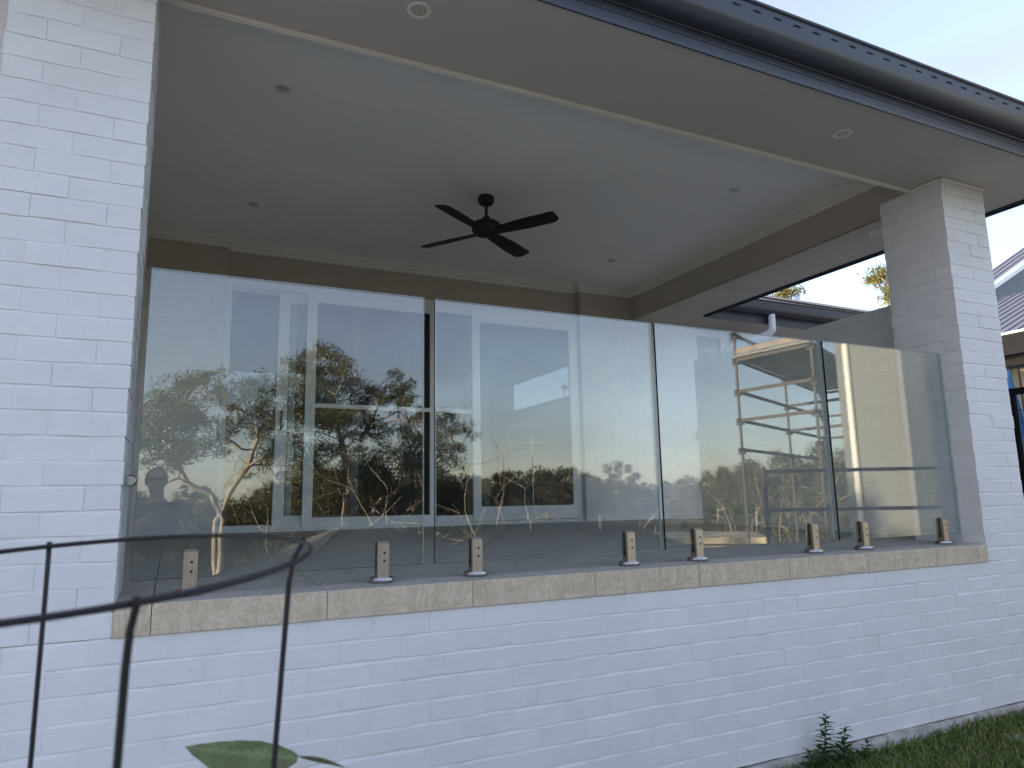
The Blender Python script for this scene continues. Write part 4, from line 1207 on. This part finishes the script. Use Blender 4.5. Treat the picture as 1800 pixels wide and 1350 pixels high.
for u in (0.0, 1.0):
    q = qa.lerp(qb, u); MB().bar((q.x-9.3, q.y+3.5, terrain(q.x, q.y)+1.55), (q.x-9.3, q.y+3.5, 2.25), 0.04, 0.04).build("post", M['galv'], rf_)
# ---------------------------------------------------------------- neighbour on the right
nb = empty("neighbour_house", (14.5, 4, -1.6)); tag(nb, "neighbouring house with corrugated steel roof right of the brick column", "house")
ox, oy, oz = nb.location
NX = 12.0
def rib_roof(x0, y0, y1, z0, run, tanp, name, pitch_w=0.19):
    """trapezoid ribs running up +X from an eave along Y"""
    vs = []; fs = []; y = y0; prof = []
    while y < y1:
        for f_, h_ in ((0.0, 0), (0.62, 0), (0.70, 0.03), (0.90, 0.03)): prof.append((y+f_*pitch_w, h_))
        y += pitch_w
    for (yy, hh) in prof:
        vs += [(x0-ox, yy-oy, z0+hh-oz), (x0+run-ox, yy-oy, z0+run*tanp+hh-oz)]
    for i in range(len(prof)-1): fs.append((2*i, 2*i+1, 2*i+3, 2*i+2))
    mb = MB(); mb.add(vs, fs); return mb.build(name, M['roof_steel'], nb, recalc=False)
rib_roof(NX, 0.5, 9.0, 2.80, 3.1, 0.45, "lower_roof")
mb = MB().box(NX-0.14-ox, NX+0.02-ox, 0.4-oy, 9.0-oy, 2.765-oz, 2.80-oz); mb.build("gutter", M['trim'], nb, bevel=0.01)
MB().box(NX-0.02-ox, NX+0.55-ox, 0.4-oy, 9.0-oy, 2.48-oz, 2.60-oz).build("eave", M['charcoal'], nb)
MB().box(NX-0.12-ox, NX+0.03-ox, 0.4-oy, 9.0-oy, 2.44-oz, 2.76-oz).build("fascia", M['matt_black'], nb)
MB().box(NX+0.5-ox, 20-ox, -0.5-oy, 8.8-oy, 0, 2.62-oz).build("wall", M['cream'], nb)
for yy in (1.6, 4.2): MB().box(NX+0.49-ox, NX+0.51-ox, yy-oy, yy+1.6-oy, 1.2-oz, 2.28-oz).build("window", M['dark_glass'], nb)
# upper gable
zb0 = 4.58; xg = 15.3
mb = MB(); mb.add([(xg-1.2-ox, 5.5-oy, 3.0-oz), (20-ox, 5.5-oy, 3.0-oz), (20-ox, 5.5-oy, zb0+(20-xg)*0.51-0.05-oz), (xg-1.2-ox, 5.5-oy, zb0-1.2*0.51-0.05-oz)], [(0,1,2,3)])
mb.build("gable", M['charcoal'], nb)
mb = MB().bar((xg-1.5-ox, 5.38-oy, zb0-1.5*0.51-oz), (20-ox, 5.38-oy, zb0+(20-xg)*0.51-oz), 0.05, 0.09); mb.build("barge_board", M['white_frame'], nb)
mb = MB().bar((xg-1.5-ox, 5.43-oy, zb0-1.5*0.51-0.16-oz), (20-ox, 5.43-oy, zb0+(20-xg)*0.51-0.16-oz), 0.10, 0.22); mb.build("gable_fascia", M['roof_steel'], nb)
rib_roof(xg-1.5, 5.4, 5.95, zb0-1.5*0.51+0.06, 6.4, 0.53, "upper_roof")
# balcony rail in front of the cream wall
br_ = empty("balcony_rail", (11.4, 3.2, 1.2)); tag(br_, "thin barred balcony rail before the sunlit cream wall", "railing")
for k in range(26): MB().bar((0, -2.0+k*0.11, -0.35), (0, -2.0+k*0.11, 0.94), 0.02, 0.02).build("bar", M['galv'], br_)
MB().bar((0, -2.1, 0.96), (0, 0.9, 0.96), 0.05, 0.04).build("top_rail", M['black_metal'], br_)
MB().bar((0, -2.1, -0.38), (0, 0.9, -0.38), 0.05, 0.04).build("bottom_rail", M['black_metal'], br_)
# dark frame with wire rails
fr = empty("wire_fence", (9.0, 2.0, -1.6)); tag(fr, "dark metal fence frame with thin horizontal wires at the right edge", "fence")
MB().bar((0, 0, 0), (0, 0, 3.12), 0.055, 0.055).build("post", M['matt_black'], fr)
MB().bar((0, 0.05, 3.08), (0, -1.6, 3.08), 0.06, 0.075).build("beam", M['matt_black'], fr)
for k in range(9): MB().tube([(0, -0.04, 2.86-k*0.14), (0, -1.6, 2.86-k*0.14)], 0.006, 5).build("wire", M['galv'], fr)
MB().box(0.55, 0.60, -2.6, 0.3, 0.6, 1.85).build("dark_screen", M['matt_black'], fr)
# blue cloth hung behind the frame
M['blue_cloth'] = plain("blue_cloth", (0.10, 0.26, 0.46), 0.85, var=0.2, scale=9)
vs = []; fs = []; n = 16; mm = 14
for j in range(mm+1):
    for i in range(n+1):
        u = i/n; v = j/mm
        vs.append((0.05*math.sin(u*9+v*1.5)*(0.4+v), -0.20*u*(0.45+0.75*v) - 0.05*v, -1.35*v + 0.02*math.sin(u*7)))
for j in range(mm):
    for i in range(n): a = j*(n+1)+i; fs.append((a, a+1, a+n+2, a+n+1))
mb = MB(); mb.add(vs, fs); o = mb.build("blue_towel", M['blue_cloth'], smooth=True, recalc=False, sharp=80); o.location = (9.35, 2.27, 1.80)
sd = o.modifiers.new("thickness", 'SOLIDIFY'); sd.thickness = 0.008
tag(o, "bright blue cloth hanging behind the dark frame at the right edge", "cloth")

# ---------------------------------------------------------------- grass and weed by the wall
def build_grass():
    g = np.random.default_rng(9); n = 52000
    x = g.uniform(1.6, 6.4, n); y = -0.012 - g.random(n)**1.25*1.9
    z = np.full(n, -1.035)
    thin = (y > -0.10) & (g.random(n) < 0.45)
    x, y, z = x[~thin], y[~thin], z[~thin]; n = len(x)
    patch = 0.5+0.5*np.sin(x*2.1+1.3*np.sin(y*3.0))*np.cos(y*2.7+x)
    L = (0.035+0.045*g.random(n))*(0.75+0.4*patch); a = g.uniform(0, 6.28, n); w = 0.0022+0.0018*g.random(n)
    lean = 0.25+0.75*g.random(n); dx_, dy_ = np.cos(a), np.sin(a)
    px, py = -dy_*w, dx_*w
    b0 = np.stack([x-px, y-py, z], 1); b1 = np.stack([x+px, y+py, z], 1)
    m0 = np.stack([x+dx_*L*lean*0.35+px*0.8, y+dy_*L*lean*0.35+py*0.8, z+L*0.62], 1); m1 = np.stack([x+dx_*L*lean*0.35-px*0.8, y+dy_*L*lean*0.35-py*0.8, z+L*0.62], 1)
    tip = np.stack([x+dx_*L*lean, y+dy_*L*lean, z+L*(1.05-0.35*lean)], 1)
    tip2 = tip + np.stack([px*0.15, py*0.15, np.zeros(n)], 1)
    v = np.stack([b0, b1, m0, m1, tip, tip2], 1).reshape(-1, 3)
    i = np.arange(n)*6
    f = np.concatenate([np.stack([i, i+1, i+2, i+3], 1), np.stack([i+3, i+2, i+5, i+4], 1)])
    o = link("grass", mesh_np("grass", v, f), M['grass']); tag(o, "short green lawn grass along the foot of the white wall", "grass", kind='stuff')
build_grass()

def leaf_mesh(name, L, Wd, mat, curl=0.3, nseg=6, serr=0.0, seed=0):
    r = random.Random(seed); vs = []; fs = []
    for i in range(nseg+1):
        u = i/nseg; w = Wd*math.sin(math.pi*min(1, u*0.97+0.03))**0.8*(1-0.35*u)
        if serr: w *= 1+serr*(1 if i % 2 else -1)
        z = -curl*L*u*u
        vs += [(L*u, -w/2, z-0.12*w), (L*u, 0, z+0.06*w), (L*u, w/2, z-0.12*w)]
    for i in range(nseg):
        a = 3*i; fs += [(a, a+3, a+4, a+1), (a+1, a+4, a+5, a+2)]
    mb = MB(); mb.add(vs, fs); me = mb.mesh(name, True); me.materials.append(mat); return me
wd = empty("weed_plant", (3.20, -0.10, -1.03)); tag(wd, "small leafy green weed growing at the foot of the white wall", "plant")
wl_me = leaf_mesh("leaf", 0.075, 0.032, M['weed'], 0.35)
rw = random.Random(4)
for k, (sx, sy, h, tx) in enumerate(((0.0, 0.02, 0.26, 0.03), (0.13, 0.02, 0.18, 0.03), (-0.10, -0.02, 0.13, -0.05), (0.06, -0.06, 0.12, 0.03), (0.20, -0.03, 0.11, 0.06), (-0.03, -0.05, 0.10, -0.06))):
    MB().tube([(sx, sy, -0.01), (sx+tx*0.4, sy-0.005, h*0.5), (sx+tx, sy-0.01, h)], [0.004, 0.003, 0.0015], 6).build("stem", M['weed'], wd, smooth=True)
    nl = int(h/0.0055)
    for i in range(nl):
        u = (i+0.5)/nl; a = i*2.4+k
        o = link("leaf", wl_me, None, wd, (sx+tx*u, sy-0.008*u, h*(0.12+0.86*u)), (0, rw.uniform(-0.7, -0.1), a))
        s_ = (1.05-0.6*u)*rw.uniform(0.8, 1.2); o.scale = (s_, s_, s_)

# ---------------------------------------------------------------- wire cage and leaf in front of the camera
cg = empty("plant_cage", (0.1012, -2.3375, -1.03)); tag(cg, "black wire plant support cage close to the camera", "plant cage")
cc = Vector((0, 0, 0.2942+1.03)); nrm = Vector((-0.0615, -0.0653, 1)).normalized()
u_ = Vector((0, 1, 0)).cross(nrm).normalized(); v_ = nrm.cross(u_)
def rp(a, r=0.15): return cc + (u_*math.cos(a) + v_*math.sin(a))*r
mb = MB(); ptsr = [rp(2*math.pi*i/72) for i in range(73)]
mb.tube(ptsr, 0.0018, 8, False); mb.build("ring", M['black_metal'], cg, smooth=True)
def wire_leg(top, name="leg", f1=0.90, f2=0.55):
    a = Vector((top[0]-0.1012, top[1]+2.3375, top[2]+1.03)); out = Vector((a.x, a.y, 0)).normalized()
    pts = [a+out*0.003+Vector((0,0,0.003)), a+out*0.004, a+out*-0.003+Vector((0,0,-0.012)), a+out*-0.006+Vector((0,0,-0.03)), Vector((a.x*f1, a.y*f1, a.z-0.2)), Vector((a.x*f2, a.y*f2, -0.05))]
    MB().tube(pts, 0.0019, 8).build(name, M['black_metal'], cg, smooth=True)
wire_leg((0.0785, -2.1895, 0.3024), f1=1.0, f2=1.0); wire_leg((0.1505, -2.4790, 0.2880)); wire_leg((0.2487, -2.3128, 0.3049)); wire_leg((-0.04, -2.39, 0.284))
mb = MB(); mb.tube([Vector((p.x*0.78, p.y*0.78, 0.85)) for p in ptsr], 0.0021, 8, False); mb.build("ring", M['black_metal'], cg, smooth=True)
pl = empty("potted_seedling", (0.16, -2.25, -1.03)); tag(pl, "green plant with a curved leaf at the bottom edge of the picture", "plant")
MB().tube([(0.0, 0.0, 0.0), (0.03, 0.02, 0.5), (0.07, 0.05, 0.95), (0.10, 0.05, 1.12)], [0.006, 0.005, 0.004, 0.003], 8).build("stem", M['weed'], pl, smooth=True)
def near_leaf(a, b, wd_, bend, seed):
    a = Vector(a)-pl.location; b = Vector(b)-pl.location; d = b-a; L = d.length
    me = leaf_mesh("leaf", L, wd_, M['leaf_near'], bend, 12, 0.03, seed)
    x = d.normalized(); y = Vector((0,0,1)).cross(x).normalized(); z = x.cross(y)
    o = link("leaf", me, None, pl); mt = Matrix.Identity(4)
    for i in range(3): mt[i][0], mt[i][1], mt[i][2], mt[i][3] = x[i], y[i], z[i], a[i]
    o.matrix_local = mt @ Matrix.Rotation(R(-28), 4, 'X')
def m_near_leaf():
    t = NT("near_leaf_green"); p = t.obj()
    sp_ = t.n("ShaderNodeSeparateXYZ"); t.l(p, sp_.inputs[0])
    mid = t.ramp(t.math('ABSOLUTE', sp_.outputs[1]), [(0.0, (1, 1, 1)), (0.0022, (0, 0, 0))])
    w = t.math('SINE', t.math('MULTIPLY', t.math('SUBTRACT', sp_.outputs[0], t.math('ABSOLUTE', sp_.outputs[1])), 700.0))
    vein = t.ramp(w, [(0.90, (0, 0, 0)), (1.0, (0.6, 0.6, 0.6))])
    blot = t.noise(p, 45, 5, 0.6)
    c = t.ramp(blot, [(0.32, (0.13, 0.085, 0.035)), (0.46, (0.085, 0.12, 0.035)), (0.7, (0.14, 0.19, 0.06))])
    c = t.mixc(t.math('MULTIPLY', t.math('MAXIMUM', mid, vein), 0.5), c, (0.24, 0.27, 0.12))
    return t.done(t.principled(c, 0.42, 0, t.bump(t.math('ADD', w, t.math('MULTIPLY', blot, 3.0)), 0.3, 0.002), 0.5))
M['leaf_near'] = m_near_leaf()
near_leaf((0.272, -2.195, 0.118), (0.186, -2.155, 0.1225), 0.048, -0.10, 1)
near_leaf((0.272, -2.20, 0.121), (0.312, -2.205, 0.117), 0.018, 0.25, 2)
near_leaf((0.25, -2.20, 0.08), (0.21, -2.29, 0.02), 0.05, 0.2, 3)
near_leaf((0.24, -2.20, 0.04), (0.16, -2.12, 0.0), 0.05, 0.2, 4)
finish_ranks()
# ---------------------------------------------------------------- photographer, seen only as a mirror image in the first panel
M['skin'] = plain("skin", (0.34, 0.23, 0.165), 0.55, var=0.05)
M['navy'] = plain("navy_cotton", (0.030, 0.045, 0.085), 0.9, var=0.15)
M['denim'] = plain("denim", (0.055, 0.075, 0.11), 0.9, var=0.15)
M['hair'] = plain("brown_hair", (0.045, 0.030, 0.020), 0.6)
def skin_mesh(name, chains, mat, parent, sub=2):
    """chains: lists of (key, (x,y,z), radius); a repeated key joins chains at that vertex"""
    idx = {}; vs = []; rs = []; es = []
    for ch in chains:
        prev = None
        for key, p, r in ch:
            if key not in idx: idx[key] = len(vs); vs.append(p); rs.append(r)
            if prev is not None and prev != idx[key]: es.append((prev, idx[key]))
            prev = idx[key]
    me = bpy.data.meshes.new(name); me.from_pydata(vs, es, []); me.update()
    o = link(name, me, mat, parent)
    md = o.modifiers.new("skin", 'SKIN'); md.use_smooth_shade = True
    for i, r in enumerate(rs):
        d = me.skin_vertices[0].data[i]; d.radius = r if isinstance(r, tuple) else (r, r); d.use_root = (i == 0)
    o.modifiers.new("sub", 'SUBSURF').levels = sub
    o.modifiers["sub"].render_levels = sub
    return o
pb = Vector((0.05, -3.32, terrain(0.05, -3.32)))
pe = empty("person", pb); tag(pe, "person in a navy shirt holding a phone, mirrored in the leftmost glass panel", "person")
ph = CAM - FWD*0.014
def hold(sg): return (ph + RIGHT*(0.083*sg) - FWD*0.022 + DOWN*0.012) - pb
hl, hr = hold(-1), hold(1)
def arm(sg, h):
    k = 'l' if sg < 0 else 'r'
    el = Vector((sg*0.27+0.02, 0.13, 1.10)); wr = h + (el-h).normalized()*0.075
    return [('chest', (0, 0, 1.28), (0.135, 0.10)), (k+'sh', (sg*0.175, 0.0, 1.345), 0.062), (k+'ua', (sg*0.235, 0.05, 1.22), 0.049), (k+'el', tuple(el), 0.042),
            (k+'fa', tuple(el.lerp(wr, 0.45)), 0.039), (k+'wr', tuple(wr), 0.025), (k+'pm', tuple(h - FWD*0.012), (0.030, 0.018))]
def fingers(sg, h):
    k = 'l' if sg < 0 else 'r'; out = []
    base = h - FWD*0.012
    for i, (dz, L) in enumerate(((-0.030, 0.9), (-0.010, 1.0), (0.010, 0.95), (0.028, 0.75))):
        a = base + DOWN*dz + RIGHT*(0.012*sg); b = a + RIGHT*(0.012*sg) + FWD*0.018*L; c = b - RIGHT*(0.016*sg) + FWD*0.006; 
        out.append([(k+'pm', None, None), (f'{k}f{i}a', tuple(a), 0.009), (f'{k}f{i}b', tuple(b), 0.0085), (f'{k}f{i}c', tuple(c), 0.0075)])
    t1 = base + DOWN*0.03 - RIGHT*(0.012*sg) - FWD*0.004; t2 = t1 - RIGHT*(0.028*sg) + DOWN*0.004
    out.append([(k+'pm', None, None), (k+'t1', tuple(t1), 0.011), (k+'t2', tuple(t2), 0.009)])
    return out
head = [('chest', (0, 0, 1.28), (0.135, 0.10)), ('nk0', (0, 0.0, 1.40), 0.058), ('nk1', (-0.005, 0.015, 1.455), 0.052), ('jaw', (-0.01, 0.035, 1.50), (0.062, 0.072)),
        ('hd', (-0.015, 0.025, 1.575), (0.076, 0.094)), ('top', (-0.015, 0.015, 1.635), (0.060, 0.072)), ('top2', (-0.015, 0.012, 1.672), 0.032)]
body = [[('pel', (0, 0, 0.93), (0.150, 0.105)), ('wst', (0, 0.005, 1.08), (0.130, 0.095)), ('chest', (0, 0, 1.28), (0.135, 0.10))], head, arm(-1, hl), arm(1, hr)]
for sg, h in ((-1, hl), (1, hr)):
    for f in fingers(sg, h): body.append(f)
for sg in (-1, 1):
    k = 'l' if sg < 0 else 'r'
    body.append([('pel', None, None), (k+'hp', (sg*0.095, 0, 0.84), 0.085), (k+'kn', (sg*0.105, 0.02, 0.48), 0.057), (k+'cf', (sg*0.11, -0.01, 0.33), 0.055), (k+'an', (sg*0.115, -0.01, 0.09), 0.038), (k+'ft', (sg*0.125, 0.12, 0.045), (0.042, 0.035)), (k+'to', (sg*0.13, 0.19, 0.035), (0.04, 0.025))])
skin_mesh("body", body, M['skin'], pe)
skin_mesh("shirt", [[('pel', (0, 0, 0.90), (0.168, 0.122)), ('wst', (0, 0.005, 1.08), (0.150, 0.112)), ('chest', (0, 0, 1.28), (0.156, 0.118)), ('nk0', (0, 0.0, 1.385), 0.080)]]
          + [[('chest', None, None)] + [(q[0], q[1], (q[2] if isinstance(q[2], float) else q[2][0])+0.016) for q in arm(sg, h)[1:5]] for sg, h in ((-1, hl), (1, hr))], M['navy'], pe)
skin_mesh("trousers", [[('pel', (0, 0, 0.93), (0.160, 0.115)), ('wst', (0, 0, 1.0), (0.15, 0.11))]] + [[('pel', None, None), (k+'hp', (sg*0.097, 0, 0.82), 0.100), (k+'kn', (sg*0.105, 0.02, 0.48), 0.075), (k+'an', (sg*0.115, -0.01, 0.10), 0.062)] for sg, k in ((-1, 'l'), (1, 'r'))], M['denim'], pe)
hm = MB().lathe([(0.086*math.cos(R(a_)), 0.105*math.sin(R(a_))) for a_ in range(-20, 90, 10)] + [(0.004, 0.105)], n=24)
hm.v = [(x, y*1.12, z) for x, y, z in hm.v]
ho = hm.build("hair", M['hair'], pe, smooth=True); ho.location = (-0.015, -0.008, 1.578); ho.rotation_euler = (R(14), 0, 0)
mb = MB()
for sg in (-1, 1): mb.box(-0.015+sg*0.034-0.026, -0.015+sg*0.034+0.026, 0.118, 0.126, 1.565, 1.603)
mb.box(-0.035, 0.005, 0.120, 0.124, 1.588, 1.594)
mb.build("sunglasses", M['black_metal'], pe, bevel=0.003)
MB().tube([(-0.013, 0.112, 1.575), (-0.012, 0.137, 1.545), (-0.012, 0.122, 1.535)], [0.008, 0.013, 0.008], 8).build("nose", M['skin'], pe, smooth=True)
mb = MB(); mb.box(-0.08, 0.08, -0.039, 0.039, -0.004, 0.004)
po = mb.build("phone", M['black_metal'], None, bevel=0.003); tag(po, "phone held up by the mirrored person", "phone")
mt = Matrix.Identity(4)
for i in range(3): mt[i][0], mt[i][1], mt[i][2], mt[i][3] = RIGHT[i], -DOWN[i], -FWD[i], ph[i]
po.matrix_world = mt
